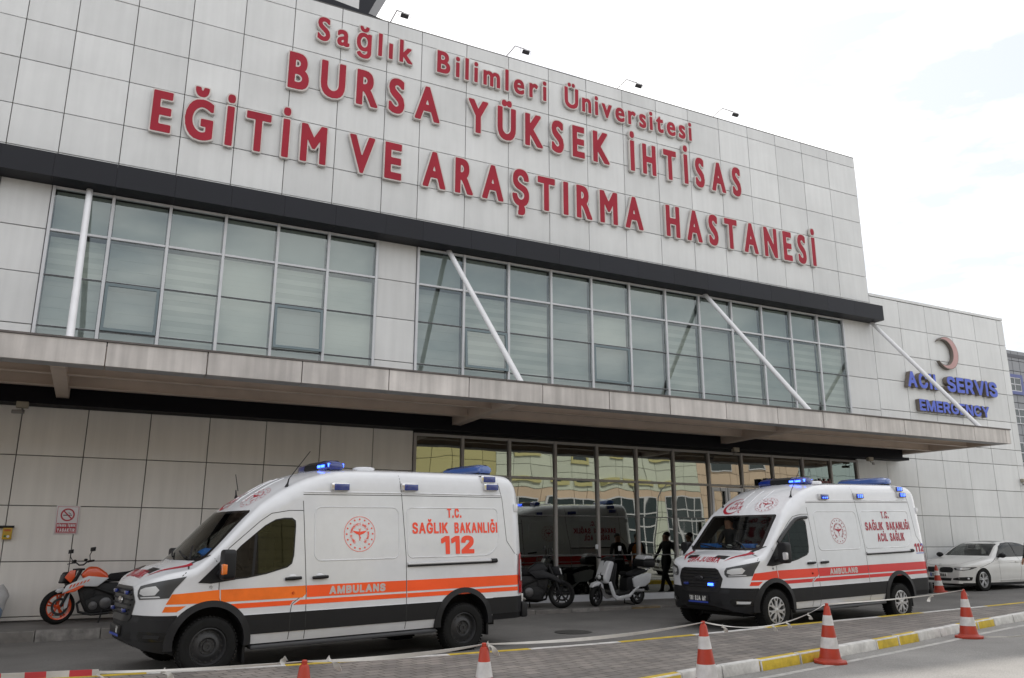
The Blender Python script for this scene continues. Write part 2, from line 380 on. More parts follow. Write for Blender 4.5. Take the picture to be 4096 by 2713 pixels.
b.build('kerb', [KW, KY], kind='structure')
sheet('road_marking', lambda x: (near(x)-.36, near(x)-.26), 60, -14, 40, LINE, .004)
# pavement in front of the hospital
b = MB(); b.box(-40, 21, 16.35, 18.4, -.3, .14); b.build('pavement', ASPH2, kind='structure')
b = MB(); x = -14
pat = [2, 0, 2, 2, 0, 2, 1, 2, 0, 2, 2, 2]; k = 0
while x < 20.5:
    ln = random.uniform(.7, 1.0); b.box(x+.006, x+ln-.006, 16.2+random.uniform(-.006, .006), 16.349, -.2, .143+random.uniform(-.004, .003), pat[k % 12]); x += ln; k += 1
WK = pm('worn_kerb_white', (.20, .19, .18), .85, noise=(5, .6, 9)); WY = pm('worn_kerb_yellow', (.17, .125, .065), .85, noise=(5, .5, 9))
b.build('kerb', [WK, WY, KG], bevel=.012, kind='structure')

# ------------------------------------------------------------------ hospital building
hosp = empty('hospital_building', (0, 18, 0), label='long hospital block clad in white panels with dark fascia band, glazed storeys and entrance canopy', cat='building')
def HO(mb, name, mats, parent=hosp, **kw):
    mb.v = [(x, y-18, z) for x, y, z in mb.v]; return mb.build(name, mats, parent, **kw)
def sub(mb, name, mats, parent, **kw):        # part of a part: parents sit at the building origin
    mb.v = [(x, y-18, z) for x, y, z in mb.v]; return mb.build(name, mats, parent, **kw)
def panels(b, X, Z, y=18., g=.0085, th=.05, skip=()):
    for i in range(len(X)-1):
        for j in range(len(Z)-1):
            if (i, j) in skip: continue
            dy = random.uniform(-.003, .003)
            b.box(X[i]+g, X[i+1]-g, y+dy, y+th, Z[j]+g, Z[j+1]-g)
UX = [-14.3, -13.1, -11.9, -10.7, -9.5, -8.3, -7.1, -5.9, -4.75, -3.6, -2.42, -1.49, -.35, .79, 1.935, 3.08, 4.25, 5.46, 6.40, 7.69, 8.96, 10.23, 11.49, 12.75, 13.99, 15.22, 16.45, 17.66, 18.86, 20.05, 21.25, 22.6]
UZ = [8.7, 9.42, 10.32, 11.37, 12.29, 13.28, 14.35, 14.74]
b = MB(); panels(b, UX, UZ)
HO(b, 'upper_wall', CLAD, bevel=.004, seg=1)
b = MB(); b.box(-14.3, 22.56, 18.04, 32, 8.72, 14.70); b.box(-14.3, 22.6, 18.0, 18.35, 14.742, 14.76)
HO(b, 'wall_core', JOINT)
# wing
WX = [22.6, 24.02, 25.37, 26.72, 28.06, 29.43, 29.8]; WZ = [.2, 1.42, 2.41, 3.32, 4.24, 4.79, 5.80, 6.82, 7.73, 8.69, 9.66]
b = MB(); panels(b, WX, WZ); panels(b, [21.235, 22.6], [4.24, 4.79, 5.75, 6.78, 7.73, 8.69]); panels(b, [21.235, 22.6], WZ[:5])
b.box(22.61, 29.8, 17.985, 18.3, 9.675, 9.77)
for j in range(len(WZ)-1): b.box(29.75, 29.8, 18.06, 30, WZ[j]+.011, WZ[j+1]-.011)
HO(b, 'wing_wall', CLAD, bevel=.004, seg=1)
b = MB(); b.box(21.24, 29.74, 18.045, 32, .16, 9.67); HO(b, 'wing_core', JOINT)
# piers between the window groups
b = MB(); PZ = [4.72, 5.72, 6.77, 7.72, 8.69]
panels(b, [-2.41, -1.50], PZ); HO(b, 'window_pier', CLAD, bevel=.004, seg=1)
b = MB(); panels(b, [5.455, 6.435], PZ); HO(b, 'window_pier', CLAD, bevel=.004, seg=1)
b = MB(); b.box(-2.41, -1.50, 18.04, 18.6, 4.7, 8.69); b.box(5.45, 6.44, 18.04, 18.6, 4.7, 8.69); HO(b, 'pier_core', JOINT)
# lower left wall
LX = [-13, -11.7, -10.5, -9.3, -8.2, -7.1, -5.95, -4.8, -3.65, -2.5, -1.44, -.31, .83, 1.97, 3.13, 4.31, 5.52, 6.49]; LZ = [.16, .235, 1.21, 2.23, 3.17, 4.11]
b = MB(); panels(b, LX, LZ); HO(b, 'lower_wall', pm('cladding_lower', (.76, .735, .70), .42, noise=(.35, .08), tone=.06, streak=.07), bevel=.004, seg=1)
b = MB(); b.box(-13, 6.485, 18.04, 18.6, .1, 4.12); HO(b, 'lower_core', JOINT)
# dark fascia band under the sign wall
b = MB(); X = [-14.3, -11, -8.5, -6, -3.6, -2.42]+UX[11:]
for a, c in zip(X[:-1], X[1:]): b.box(a+.002, c-.002, 17.5, 17.99, 8.68, 9.18)
HO(b, 'fascia_band', BAND)

# upper windows
def window_group(X, Z, opens, parent):
    fr = MB(); yb = 17.955
    for x in X: fr.box(x-.03, x+.03, yb, 18.05, 4.75, Z[-1])
    for a, c in zip(X[:-1], X[1:]):
        fr.box(a+.031, c-.031, yb+.01, 18.05, Z[-1]-.05, Z[-1]); fr.box(a+.031, c-.031, yb+.012, 18.05, Z[-2]-.025, Z[-2]+.025)
        for z in Z[1:-2]: fr.box(a+.031, c-.031, 17.985, 18.03, z-.016, z+.016, 1)
    gf = sub(fr, 'window_frame', [ALU, DARKF], parent, bevel=.004, seg=1)
    for i, (a, c) in enumerate(zip(X[:-1], X[1:])):
        pn = MB(); zz = [4.75]+Z[1:]
        for j in range(len(zz)-1):
            if (i, j) in opens: continue
            t1, t2 = random.uniform(-.004, .004), random.uniform(-.004, .004)
            pn.add([(a+.03, 18.01+t1, zz[j]+.01), (c-.03, 18.01+t2, zz[j]+.01), (c-.03, 18.01-t1, zz[j+1]-.01), (a+.03, 18.01-t2, zz[j+1]-.01)], [(0, 1, 2, 3)])
        p = sub(pn, 'window', UPG, parent, smooth=0)
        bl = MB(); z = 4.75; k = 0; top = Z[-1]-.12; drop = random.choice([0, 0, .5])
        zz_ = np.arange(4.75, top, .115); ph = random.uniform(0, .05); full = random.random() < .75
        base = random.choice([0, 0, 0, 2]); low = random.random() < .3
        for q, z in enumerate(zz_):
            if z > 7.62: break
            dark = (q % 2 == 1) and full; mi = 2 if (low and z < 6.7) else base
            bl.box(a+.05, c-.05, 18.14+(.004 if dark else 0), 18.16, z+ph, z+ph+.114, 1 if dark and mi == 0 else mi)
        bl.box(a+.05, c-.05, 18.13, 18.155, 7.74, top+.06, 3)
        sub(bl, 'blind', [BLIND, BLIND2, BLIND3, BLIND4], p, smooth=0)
        for (ii, j), tilt in opens.items():
            if ii != i: continue
            z0, z1 = zz[j]+.02, zz[j+1]-.02; sa = MB(); wd = .06
            def T(x, y, z): s_ = (z1-z)*math.sin(tilt); return (x, 17.975-s_+y, z1-(z1-z)*math.cos(tilt))
            for (xa, xb, za, zb) in ((a+.04, c-.04, z1-wd, z1), (a+.04, c-.04, z0, z0+wd), (a+.04, a+.04+wd, z0+wd, z1-wd), (c-.04-wd, c-.04, z0+wd, z1-wd)):
                sa.add([T(xa, 0, za), T(xb, 0, za), T(xb, .045, za), T(xa, .045, za), T(xa, 0, zb), T(xb, 0, zb), T(xb, .045, zb), T(xa, .045, zb)], [(3,2,1,0),(4,5,6,7),(0,1,5,4),(1,2,6,5),(2,3,7,6),(3,0,4,7)])
            so_ = sub(sa, 'opening_sash', BLUEF, parent)
            sp = MB(); sp.add([T(a+.1, .02, z0+wd), T(c-.1, .02, z0+wd), T(c-.1, .02, z1-wd), T(a+.1, .02, z1-wd)], [(0, 1, 2, 3)])
            sub(sp, 'sash_pane', UPG, so_, smooth=0)
ZW = [5.0, 5.72, 6.77, 7.72, 8.67]
window_group([-1.46, -.35, .77, 1.92, 3.07, 4.24, 5.42], ZW, {(1, 1): .012, (4, 1): .09}, hosp)
window_group([6.475, 7.715, 8.975, 10.24, 11.505, 12.76, 14.01, 15.23, 16.46, 17.66, 18.855, 20.02, 21.2], ZW, {(1, 1): .09, (4, 1): .012}, hosp)
window_group([-8.3, -7.1, -5.9, -4.75, -3.6, -2.45], ZW, {}, hosp)
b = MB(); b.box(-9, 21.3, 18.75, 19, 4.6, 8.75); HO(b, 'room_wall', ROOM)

# ground-floor glazing
GX = [6.53, 7.745, 9.01, 10.31, 11.56, 12.80, 14.03, 15.26, 16.47, 17.66, 18.86, 20.04, 21.19]; GZ = [.30, 1.25, 2.21, 3.12, 4.02]
fr = MB()
for x in GX: fr.box(x-.035, x+.035, 17.95, 18.07, .14, 4.06)
GALU = pm('brown_aluminium', (.33, .31, .30), .4, noise=(3, .1))
for a, c in zip(GX[:-1], GX[1:]):
    fr.box(a+.036, c-.036, 17.96, 18.07, 4.0, 4.06); fr.box(a+.036, c-.036, 17.962, 18.07, 3.09, 3.15); fr.box(a+.036, c-.036, 17.93, 18.07, .14, .30, 1)
    for z in (1.25, 2.21): fr.box(a+.036, c-.036, 17.985, 18.03, z-.011, z+.011, 2)
HO(fr, 'entrance_frame', [GALU, ALU, DARKF], bevel=.004, seg=1)
for i, (a, c) in enumerate(zip(GX[:-1], GX[1:])):
    pn = MB()
    for j in range(4):
        t1, t2 = random.uniform(-.003, .003), random.uniform(-.003, .003); k = .008 if j == 3 else 0     # the top lights lean back a little
        pn.add([(a+.03, 18.01+t1-k, GZ[j]+.01), (c-.03, 18.01+t2-k, GZ[j]+.01), (c-.03, 18.01-t1+k, GZ[j+1]-.01), (a+.03, 18.01-t2+k, GZ[j+1]-.01)], [(0, 1, 2, 3)])
    HO(pn, 'glass_panel', LOWG, smooth=0)
dr = MB()     # double door leaf frames in the glazing
for a, c in ((15.30, 15.85), (15.88, 16.43), (16.51, 17.05), (17.08, 17.62)):
    dr.box(a, a+.07, 17.93, 17.985, .31, 3.06); dr.box(c-.07, c, 17.93, 17.985, .31, 3.06); dr.box(a+.071, c-.071, 17.932, 17.985, 2.96, 3.06); dr.box(a+.071, c-.071, 17.932, 17.985, 2.14, 2.26); dr.box(a+.071, c-.071, 17.932, 17.985, .31, .45)
door = HO(dr, 'door', ALU, bevel=.005, seg=1)
b = MB(); b.box(16.0, 16.28, 17.86, 17.93, 2.17, 2.24); b.box(16.05, 16.12, 17.82, 17.86, 2.19, 2.22); sub(b, 'door_closer', DARKF, door, bevel=.006)
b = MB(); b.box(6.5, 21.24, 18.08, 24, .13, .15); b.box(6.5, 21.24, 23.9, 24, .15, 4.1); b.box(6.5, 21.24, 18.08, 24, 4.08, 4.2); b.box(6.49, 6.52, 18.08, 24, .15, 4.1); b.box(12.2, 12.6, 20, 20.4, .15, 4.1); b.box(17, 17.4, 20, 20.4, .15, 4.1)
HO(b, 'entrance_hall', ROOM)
r = empty('door_notice', (15.0, 17.945, 1.85), label='green and white notice stuck on the glass left of the entrance door', cat='notice')
b = MB(); b.box(-.13, .13, -.008, 0, -.25, .25); b.build('sheet', pm('notice_white', (.50, .52, .46), .4), r)
b = MB(); b.box(-.11, .11, -.0105, -.0085, -.23, -.02); b.lathe([(.075, 0), (.10, 0)], (0, -.0105, .12), (0, 1, 0), 24); b.tube([(0, -.0105, .12), (.05, -.0105, .08)], .012, 6); b.build('print', pm('notice_green', (.04, .16, .08), .5), r, smooth=0)
# canopy
b = MB(); CXJ = [-14.2, -12, -10.2, -8.4, -6.6, -4.9, -3.3, -1.7, -.11, 1.43, 3.02, 4.63, 6.26, 7.9, 9.52, 11.12, 12.72, 14.3, 15.8, 17.3, 18.75, 20.17, 21.6, 22.99, 23.2]
for a, c in zip(CXJ[:-1], CXJ[1:]):
    dy = random.uniform(-.004, .004)
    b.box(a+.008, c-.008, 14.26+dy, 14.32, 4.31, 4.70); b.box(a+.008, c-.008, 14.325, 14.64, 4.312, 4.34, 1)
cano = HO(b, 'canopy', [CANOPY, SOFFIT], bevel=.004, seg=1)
b = MB(); b.box(-14.2, 23.22, 14.24, 14.42, 4.703, 4.735); b.box(-14.2, 23.2, 14.42, 17.98, 4.66, 4.70); sub(b, 'canopy_flashing', pm('dark_flashing', (.12, .105, .10), .6, noise=(3, .3)), cano)
b = MB(); b.box(-14.2, 23.1, 14.33, 14.62, 4.345, 4.64); b.box(-14.2, 23.1, 14.645, 17.98, 4.60, 4.655)
for y in (15.5, 16.75):
    b.box(-14, 23.0, y-.07, y+.07, 4.335, 4.35); b.box(-14, 23.0, y-.012, y+.012, 4.351, 4.599)
b.box(-14, 23.0, 17.30, 17.45, 4.42, 4.44)
sub(b, 'canopy_beam', BEAM, cano)
for x in (-13, -9, -4.9, -.78, 7.42, 15.55):
    b = MB(); b.add([(x-.11, 14.64, 4.30), (x+.11, 14.64, 4.30), (x+.11, 17.9, 4.24), (x-.11, 17.9, 4.24), (x-.11, 14.64, 4.595), (x+.11, 14.64, 4.595), (x+.11, 17.9, 4.595), (x-.11, 17.9, 4.595)], [(3,2,1,0),(4,5,6,7),(0,1,5,4),(1,2,6,5),(2,3,7,6),(3,0,4,7)])
    sub(b, 'canopy_bracket', BEAM, cano, bevel=.006)
b = MB(); b.box(23.12, 23.2, 14.325, 17.99, 4.315, 4.70); b.box(23.04, 23.12, 14.66, 17.97, 4.33, 4.64, 1); sub(b, 'canopy_end', [CANOPY, BEAM], cano)
b = MB(); b.box(-14, 22.9, 17.62, 17.985, 4.20, 4.598); b.box(-14, 23.1, 17.55, 17.985, 4.11, 4.197); HO(b, 'lower_fascia', pm('black_fascia', (.006, .006, .009), .6, noise=(1, .15), spec=.15))
for xa, xb in ((-9, -9), (-.82, -.66), (7.25, 7.56), (15.43, 15.67), (22.5, 22.32)):
    b = MB(); b.tube([(xa, 17.93, 8.70), (xb, 14.52, 4.72)], .062, 14); b.tube([(xb, 14.52, 4.70), (xb, 14.5, 4.76)], .085, 14)
    HO(b, 'canopy_brace', WHITE_STEEL)
# rooftop volume behind the sign wall
TOWER = pm('tower_cladding', (.62, .62, .62), .4, noise=(.4, .05))
b = MB(); b.box(-14, 5.07, 19.62, 28, 15.7, 30); HO(b, "roof_tower", TOWER)
b = MB(); b.prism([(-14, 14.65), (6.24, 14.65), (6.24, 15.80), (5.94, 15.83), (5.31, 15.92), (5.07, 15.96), (4.33, 16.03), (3.5, 16.22), (1, 16.9), (-14, 17.5)], XZ(19.5), 0, 8.5)
b.prism([(5.075, 15.87), (5.3, 15.87), (5.52, 16.42), (9, 24.5), (9, 30), (5.075, 30)], XZ(19.64), 0, 7.9)
HO(b, 'roof_fascia', BAND)

# ------------------------------------------------------------------ lettering on the facade
RED = pm('red_sign_face', (.34, .021, .039), .5, noise=(1.2, .16), spec=.2); TRAY = pm('sign_tray', (.58, .53, .51), .5, noise=(2, .15)); TRSIDE = pm('sign_return', (.62, .59, .56), .55, noise=(2, .2))
BLU = pm('blue_sign_face', (.08, .13, .60), .45, noise=(1.2, .12)); BRET = pm('bronze_return', (.17, .145, .125), .5, noise=(2, .2))
def sign_letter(q, off_face, off_tray, ywall, dep, mats, parent, name='letter', h=.02):
    F = seg_field(q); b = MB(); y0 = ywall-dep
    V, fa, bd = march(F, text_bb(q, off_tray+.05), h, off_tray, merge=True)
    b.add([(x, y0, z) for x, z in V], fa, 0)
    o = len(V); b.add([(x, y0, z) for x, z in V]+[(x, ywall-.02, z) for x, z in V], [(p, r, r+o, p+o) for p, r in bd], 1)
    V, fa, bd = march(F, text_bb(q, off_tray+.05), h, off_face, merge=True)
    o = len(V); y1 = y0-.006
    b.add([(x, y1, z) for x, z in V], fa, 2); b.add([(x, y1, z) for x, z in V]+[(x, y0, z) for x, z in V], [(p, r, r+o, p+o) for p, r in bd], 2)
    b.v = [(x-parent.location.x, y-parent.location.y, z-parent.location.z) for x, y, z in b.v]
    return b.build(name, mats, parent, smooth=30)
def sign_line(label, words, f, sx, cap, base, bold, rim, ywall, dep, mats, group=None, gapf=.2, h=.02):
    x0 = words[0][1]; r = empty('sign_lettering', (x0, ywall, base), label=label, cat='sign', group=group)
    for ch, q in layout(words, f, sx, cap, base, bold, gapf): sign_letter(q, bold-rim, bold, ywall, dep, mats, r, h=h)
    return r
g3 = 'red lettering across the hospital wall'
sign_line('top row of red letters reading Sağlık Bilimleri Üniversitesi', [('Sağlık', 3.6, 6.13), ('Bilimleri', 6.77, 10.13), ('Üniversitesi', 10.67, 15.28)], 'a', .8, .70, 13.585, .046, .027, 17.995, .10, [TRAY, TRSIDE, RED], g3, .2)
sign_line('middle row of red letters reading BURSA YÜKSEK İHTİSAS', [('BURSA', 2.97, 6.93), ('YÜKSEK', 7.69, 12.2), ('İHTİSAS', 12.88, 17.16)], 'a', .85, 1.03, 12.09, .066, .031, 17.995, .10, [TRAY, TRSIDE, RED], g3, .22, h=.024)
sign_line('bottom row of red letters reading EĞİTİM VE ARAŞTIRMA HASTANESİ', [('EĞİTİM', .13, 4.05), ('VE', 4.55, 5.95), ('ARAŞTIRMA', 6.46, 13.31), ('HASTANESİ', 14.08, 20.19)], 'a', .85, 1.04, 10.27, .066, .031, 17.995, .10, [TRAY, TRSIDE, RED], g3, .2, h=.024)
g4 = 'blue lettering on the wing'
sign_line('blue letters reading ACİL SERViS above the word EMERGENCY', [('ACIL', 23.84, 25.50), ('SERViS', 25.85, 28.62)], 'b', .95, .55, 6.62, .036, .010, 17.995, .17, [BRET, BRET, BLU], g4, .08, h=.014)
sign_line('smaller blue letters reading EMERGENCY on the white wing', [('EMERGENCY', 24.32, 28.02)], 'b', .95, .40, 5.85, .026, .008, 17.995, .15, [BRET, BRET, BLU], g4, .09, h=.012)
cr = empty('crescent_emblem', (26.15, 17.995, 8.02), label='faded pink crescent emblem fixed high on the white wing', cat='emblem')
Fc = lambda P: np.maximum(np.hypot(P[:, 0]-26.15, P[:, 1]-8.02)-.585, .455-np.hypot(P[:, 0]-25.985, P[:, 1]-8.03))
b = MB(); V, fa, bd = march(Fc, (25.4, 26.9, 7.3, 8.7), .02, 0); o = len(V)
b.add([(x, 17.86, z) for x, z in V], fa, 0); b.add([(x, 17.86, z) for x, z in V]+[(x, 17.98, z) for x, z in V], [(p, r, r+o, p+o) for p, r in bd], 1)
b.v = [(x-26.15, y-17.995, z-8.02) for x, y, z in b.v]; b.build('crescent_body', [BRET, BRET], cr)
b = MB(); V, fa, bd = march(Fc, (25.4, 26.9, 7.3, 8.7), .02, -.022); b.add([(x-26.15, 17.852-17.995, z-8.02) for x, z in V], fa, 0)
b.build('crescent_face', pm('faded_pink', (.50, .30, .29), .5, noise=(1.5, .12)), cr)
sign_line('dark red letters reading AYAKTAN HASTA GİRİŞİ over the glass entrance', [('AYAKTAN', 17.40, 18.38), ('HASTA', 18.46, 19.12), ('GİRİŞİ', 19.18, 19.78)], 'b', .75, .22, 3.15, .016, .006, 17.9, .1, [TRSIDE, pm('black_return', (.015, .012, .012), .5), pm('dull_red_face', (.20, .025, .03), .45)], None, .08, h=.008)
# entrance letters stand on a dark rail
b = MB(); b.box(17.2, 19.85, 17.905, 17.945, 3.165, 3.19); b.box(17.17, 17.33, 17.76, 17.9, 3.15, 3.36)
b.build('sign_rail', DARKF, label='black rail and end box carrying the entrance letters', cat='rail')

# floodlights on the parapet
def floodlight(x, px, lab):
    r = empty('floodlight', (x, 18.1, 14.74), label=lab, cat='floodlight', group='floodlights along the parapet')
    b = MB(); b.tube([(0, 0, 0), (px*.62, -.30, .27), (px, -.62, .02)], .016, 8); b.build('arm', pm('galvanised', (.35, .34, .35), .45, .6), r)
    b = MB(); b.obox((px+.03, -.66, -.10), (.10, 0, 0), (0, .035, .02), (0, -.035, .04)); b.build('lamp_housing', pm('lamp_black', (.03, .03, .035), .5), r, bevel=.012)
    b = MB(); b.tube([(px-.13, -.65, -.12), (px-.13, -.64, .0), (px+.19, -.64, .0), (px+.19, -.65, -.12)], .009, 6); b.build('bracket', pm('galvanised', (.35, .34, .35), .45, .6), r)
floodlight(5.5, .17, 'floodlight on bent arm above the word Sağlık, nearest the dark roof edge')
floodlight(8.88, .30, 'floodlight on bent arm above the word Bilimleri')
floodlight(12.58, .36, 'floodlight on bent arm above the middle of the word Üniversitesi')
floodlight(16.24, .40, 'floodlight on bent arm farthest right, past the end of the top row')

# wall fittings
def camera_box(x, y, z, lab, s=1):
    r = empty('security_camera', (x, y, z), label=lab, cat='camera')
    b = MB(); b.box(-.10*s, .10*s, -.12, 0, -.07, .05); b.build('junction_box', pm('camera_beige', (.33, .30, .24), .6), r, bevel=.01)
    b = MB(); b.tube([(0, -.06, -.06), (0, -.1, -.12)], .015, 6); b.obox((-.05*s, -.14, -.15), (.09, -.04*s, 0), (.02, .035, 0), (0, 0, .035)); b.build('housing', pm('camera_grey', (.22, .21, .2), .5), r, bevel=.01)
camera_box(-1.42, 17.62, 4.07, 'small beige security camera under the canopy above the left wall')
camera_box(21.3, 17.62, 4.08, 'security camera under the right end of the canopy beside the glazing', -1)
camera_box(29.55, 17.99, 3.72, 'small beige fitting at the far edge of the wing wall')
camera_box(15.9, 17.62, 4.10, 'small camera on the fascia over the entrance door')
def flat_field_mesh(F, bb, h, fn, b, mi): V, fa, bd = march(F, bb, h, 0); b.add([fn(u, v) for u, v in V], fa, mi)
r = empty('no_smoking_sign', (-.445, 17.99, 1.975), label='no smoking sign reading SİGARA İÇMEK YASAKTIR on the panelled wall', cat='sign')
b = MB(); b.box(-.2, .2, -.012, 0, -.265, .265); b.build('board', pm('sign_white', (.66, .64, .66), .35), r, bevel=.003)
SR = pm('sign_red', (.42, .03, .05), .4); SB = pm('sign_black', (.03, .03, .03), .5)
b = MB(); fn = lambda u, v: (u, -.0145, v)
for x0, x1, z0, z1 in ((-.18, .18, .242, .249), (-.18, .18, -.249, -.242), (-.18, -.173, -.242, .242), (.173, .18, -.242, .242), (-.165, .165, -.235, -.06)): b.box(x0, x1, -.0145, -.012, z0, z1)
flat_field_mesh(lambda P: np.abs(np.hypot(P[:, 0], P[:, 1]-.095)-.107)-.013, (-.14, .14, -.05, .24), .005, lambda u, v: (u, -.018, v), b, 0)
b.obox((0, -.0165, .095), (.075, 0, -.075), (0, .001, 0), (.008, 0, .008)); b.build('red_print', SR, r, smooth=0)
b = MB(); b.box(-.075, .045, -.0135, -.0125, .078, .095); b.box(.05, .07, -.0135, -.0125, .078, .095)
b.tube([(.055, -.014, .1), (.045, -.014, .12), (.02, -.014, .125), (.015, -.014, .145)], .005, 5); b.build('cigarette', SB, r)
b = MB()
for tx, x0, x1, c, z in (('SİGARA', -.155, .0, .045, -.125), ('İÇMEK', .025, .155, .045, -.125), ('YASAKTIR', -.15, .15, .062, -.22)):
    for ch, q in layout([(tx, x0, x1)], 'b', .8, c, z, .004, .12):
        V, fa, bd = march(seg_field(q), text_bb(q, .01), .004, .004); b.add([(u, -.0165, v) for u, v in V], fa)
b.build('print', pm('sign_white', (.66, .64, .66), .35), r, smooth=0)
r = empty('collection_box', (-1.39, 17.99, 1.72), label='small yellow box hung under a black rail at the left edge of the wall', cat='box')
b = MB(); b.box(-.075, .075, -.09, 0, -.11, .10); b.build('body', pm('box_yellow', (.50, .31, .02), .45, noise=(6, .12)), r, bevel=.008)
b = MB(); b.box(-.055, .055, -.0925, -.0905, .035, .075); b.build('print', pm('box_orange', (.45, .12, .02), .5), r, smooth=0)
b = MB(); b.lathe([(.001, 0), (.024, 0)], (.02, -.0925, -.055), (0, 1, 0), 14, 0); b.lathe([(.001, 0), (.02, 0)], (-.03, -.0925, -.05), (0, 1, 0), 14, 1); b.build('badge', [pm('sign_white', (.66, .64, .66), .35), pm('badge_green', (.03, .15, .05), .5)], r, smooth=0)
b = MB(); b.tube([(-.3, -.06, .12), (-.1, -.07, .115), (.1, -.06, .12)], [.02, .026, .02], 8); b.build('black_wrap', pm('black_plastic', (.015, .015, .015), .5), r)
# plastic bag of bottles against the wall, left edge
def rag(c, r, seed, n=14, amp=.25):
    rd = random.Random(seed); b = MB(); b.ball((0, 0, 0), 1, n); 
    out = []
    for x, y, z in b.v:
        k = 1+amp*(math.sin(7*x+seed)*math.cos(5*z-seed)+.6*math.sin(11*y+3*z))*.5+rd.uniform(-amp, amp)*.15
        out.append((c[0]+x*r[0]*k, c[1]+y*r[1]*k, c[2]+max(z, -.9)*r[2]*k))
    b.v = out; return b
r = empty('rubbish_bag', (-1.42, 17.55, .14), label='crumpled clear and blue plastic bag on the pavement at the left edge', cat='bag')
rag((-.1, 0, .2), (.26, .2, .22), 3).build('blue_bag', pm('bag_blue', (.22, .30, .42), .4, noise=(6, .2)), r, smooth=60)
rag((.02, .05, .42), (.2, .16, .26), 5).build('clear_bag', pm('bag_white', (.5, .5, .5), .3, noise=(8, .15)), r, smooth=60)
# ------------------------------------------------------------------ vehicles
PAINT = pm('white_paint', (.68, .69, .715), .26, coat=.8, noise=[(1.2, .05), (7, .03, 8)])
BLACKP = pm('black_plastic_trim', (.010, .010, .0115), .55, noise=(4, .15), spec=.35)
CAB = pm('cabin_dark', (.012, .012, .013), .8)
SEAM = pm('panel_seam', (.03, .03, .03), .8)
TYRE = pm('tyre_rubber', (.010, .010, .010), .85, noise=(12, .25), spec=.25)
STEEL = pm('steel_wheel', (.036, .036, .038), .45, .2, noise=(9, .2))
SILV = pm('silver_wheel', (.50, .50, .51), .35, .5)
CHROME = pm('chrome', (.7, .7, .7), .12, 1)
LAMPG = pm('headlight_glass', (.62, .63, .64), .12, .2, coat=1)
LAMPD = pm('headlight_housing', (.045, .047, .05), .3)
VGLASS = glass_mat('vehicle_glass', (.26, .27, .26), (.80, .82, .82), .0)
WGLASS = glass_mat('windscreen_glass', (.58, .60, .58), (.80, .82, .82), -.01)
REDL = pm('red_lens', (.40, .012, .015), .15, coat=1)
AMBER = pm('amber_lens', (.75, .17, .01), .2, coat=1)
CLEARL = pm('clear_lens', (.55, .55, .56), .1, .2, coat=1)
BLUEL = pm('blue_lens', (.012, .03, .20), .1, coat=1)
BLUET = pm('blue_dome', (.06, .12, .34), .15, coat=1)
LED = pm('blue_led', (.1, .2, 1), .3, emit=((.03, .10, 1), 7))
def pchip(xp, yp, x):
    xp, yp = np.array(xp, float), np.array(yp, float); h = np.diff(xp); d = np.diff(yp)/h; m = np.zeros(len(xp))
    for i in range(1, len(xp)-1):
        if d[i-1]*d[i] > 0: w1, w2 = 2*h[i]+h[i-1], h[i]+2*h[i-1]; m[i] = (w1+w2)/(w1/d[i-1]+w2/d[i])
    m[0], m[-1] = d[0], d[-1]; x = np.clip(x, xp[0], xp[-1]); i = np.clip(np.searchsorted(xp, x)-1, 0, len(h)-1)
    t = (x-xp[i])/h[i]; return (2*t**3-3*t**2+1)*yp[i]+(t**3-2*t**2+t)*h[i]*m[i]+(-2*t**3+3*t**2)*yp[i+1]+(t**3-t**2)*h[i]*m[i+1]
def loft(xs, ztop, zbot, half, rad, crown, levels, matfn):
    """closed body skin; half(x, z) = half width"""
    rings = []; nl = len(levels)
    for x in xs:
        zt, zb = ztop(x), zbot(x); cw = crown(x); ze = zt-cw; r = min(rad(x), (ze-zb)*.42); zs = [min(max(q, zb), ze-r) for q in levels]
        P = [(0., zb), (half(x, zb)*.5, zb)]+[(half(x, q), q) for q in [zb]+zs]; yc, zc = half(x, ze-r), ze-r; yt = half(x, ze)
        for k in range(1, 8): a = math.pi/2*k/7; P.append((yc+(yt-yc)*math.sin(a)-r+r*math.cos(a), zc+r*math.sin(a)))
        ye = P[-1][0]
        for k in range(1, 9): y = ye*(1-k/8); P.append((y, ze+cw*(1-(y/ye)**2) if ye > 1e-6 else ze))
        rings.append([(x, -y, z) for y, z in P[:-1]]+[(x, y, z) for y, z in P[::-1][:-1]]+[(x, .001*0+0, zb)])
    b = MB(); n = len(rings[0])-1
    V = [p for rg in rings for p in rg[:-1]]; F = []; MI = []
    for i in range(len(xs)-1):
        for j in range(n):
            f = (i*n+j, i*n+(j+1) % n, (i+1)*n+(j+1) % n, (i+1)*n+j); F.append(f)
            c = sum((Vector(V[q]) for q in f), Vector())/4; MI.append(matfn(c))
    for i, rev in ((0, False), (len(xs)-1, True)):
        f = tuple(range(i*n, (i+1)*n)); F.append(f[::-1] if rev else f); c = sum((Vector(V[q]) for q in f), Vector())/n; MI.append(matfn(c))
    b.v = V; b.f = F; b.m = MI; b.t = [.5]*len(F); return b
def boolean(ob, cutters):
    for c in cutters:
        m = ob.modifiers.new('cut', 'BOOLEAN'); m.operation = 'DIFFERENCE'; m.object = c; m.solver = 'EXACT'; m.material_mode = 'TRANSFER'
    dg = bpy.context.evaluated_depsgraph_get(); me = bpy.data.meshes.new_from_object(ob.evaluated_get(dg))
    ob.modifiers.clear(); old = ob.data; ob.data = me; bpy.data.meshes.remove(old)
    me.set_sharp_from_angle(angle=R(32))
    for c in cutters: bpy.data.objects.remove(c)
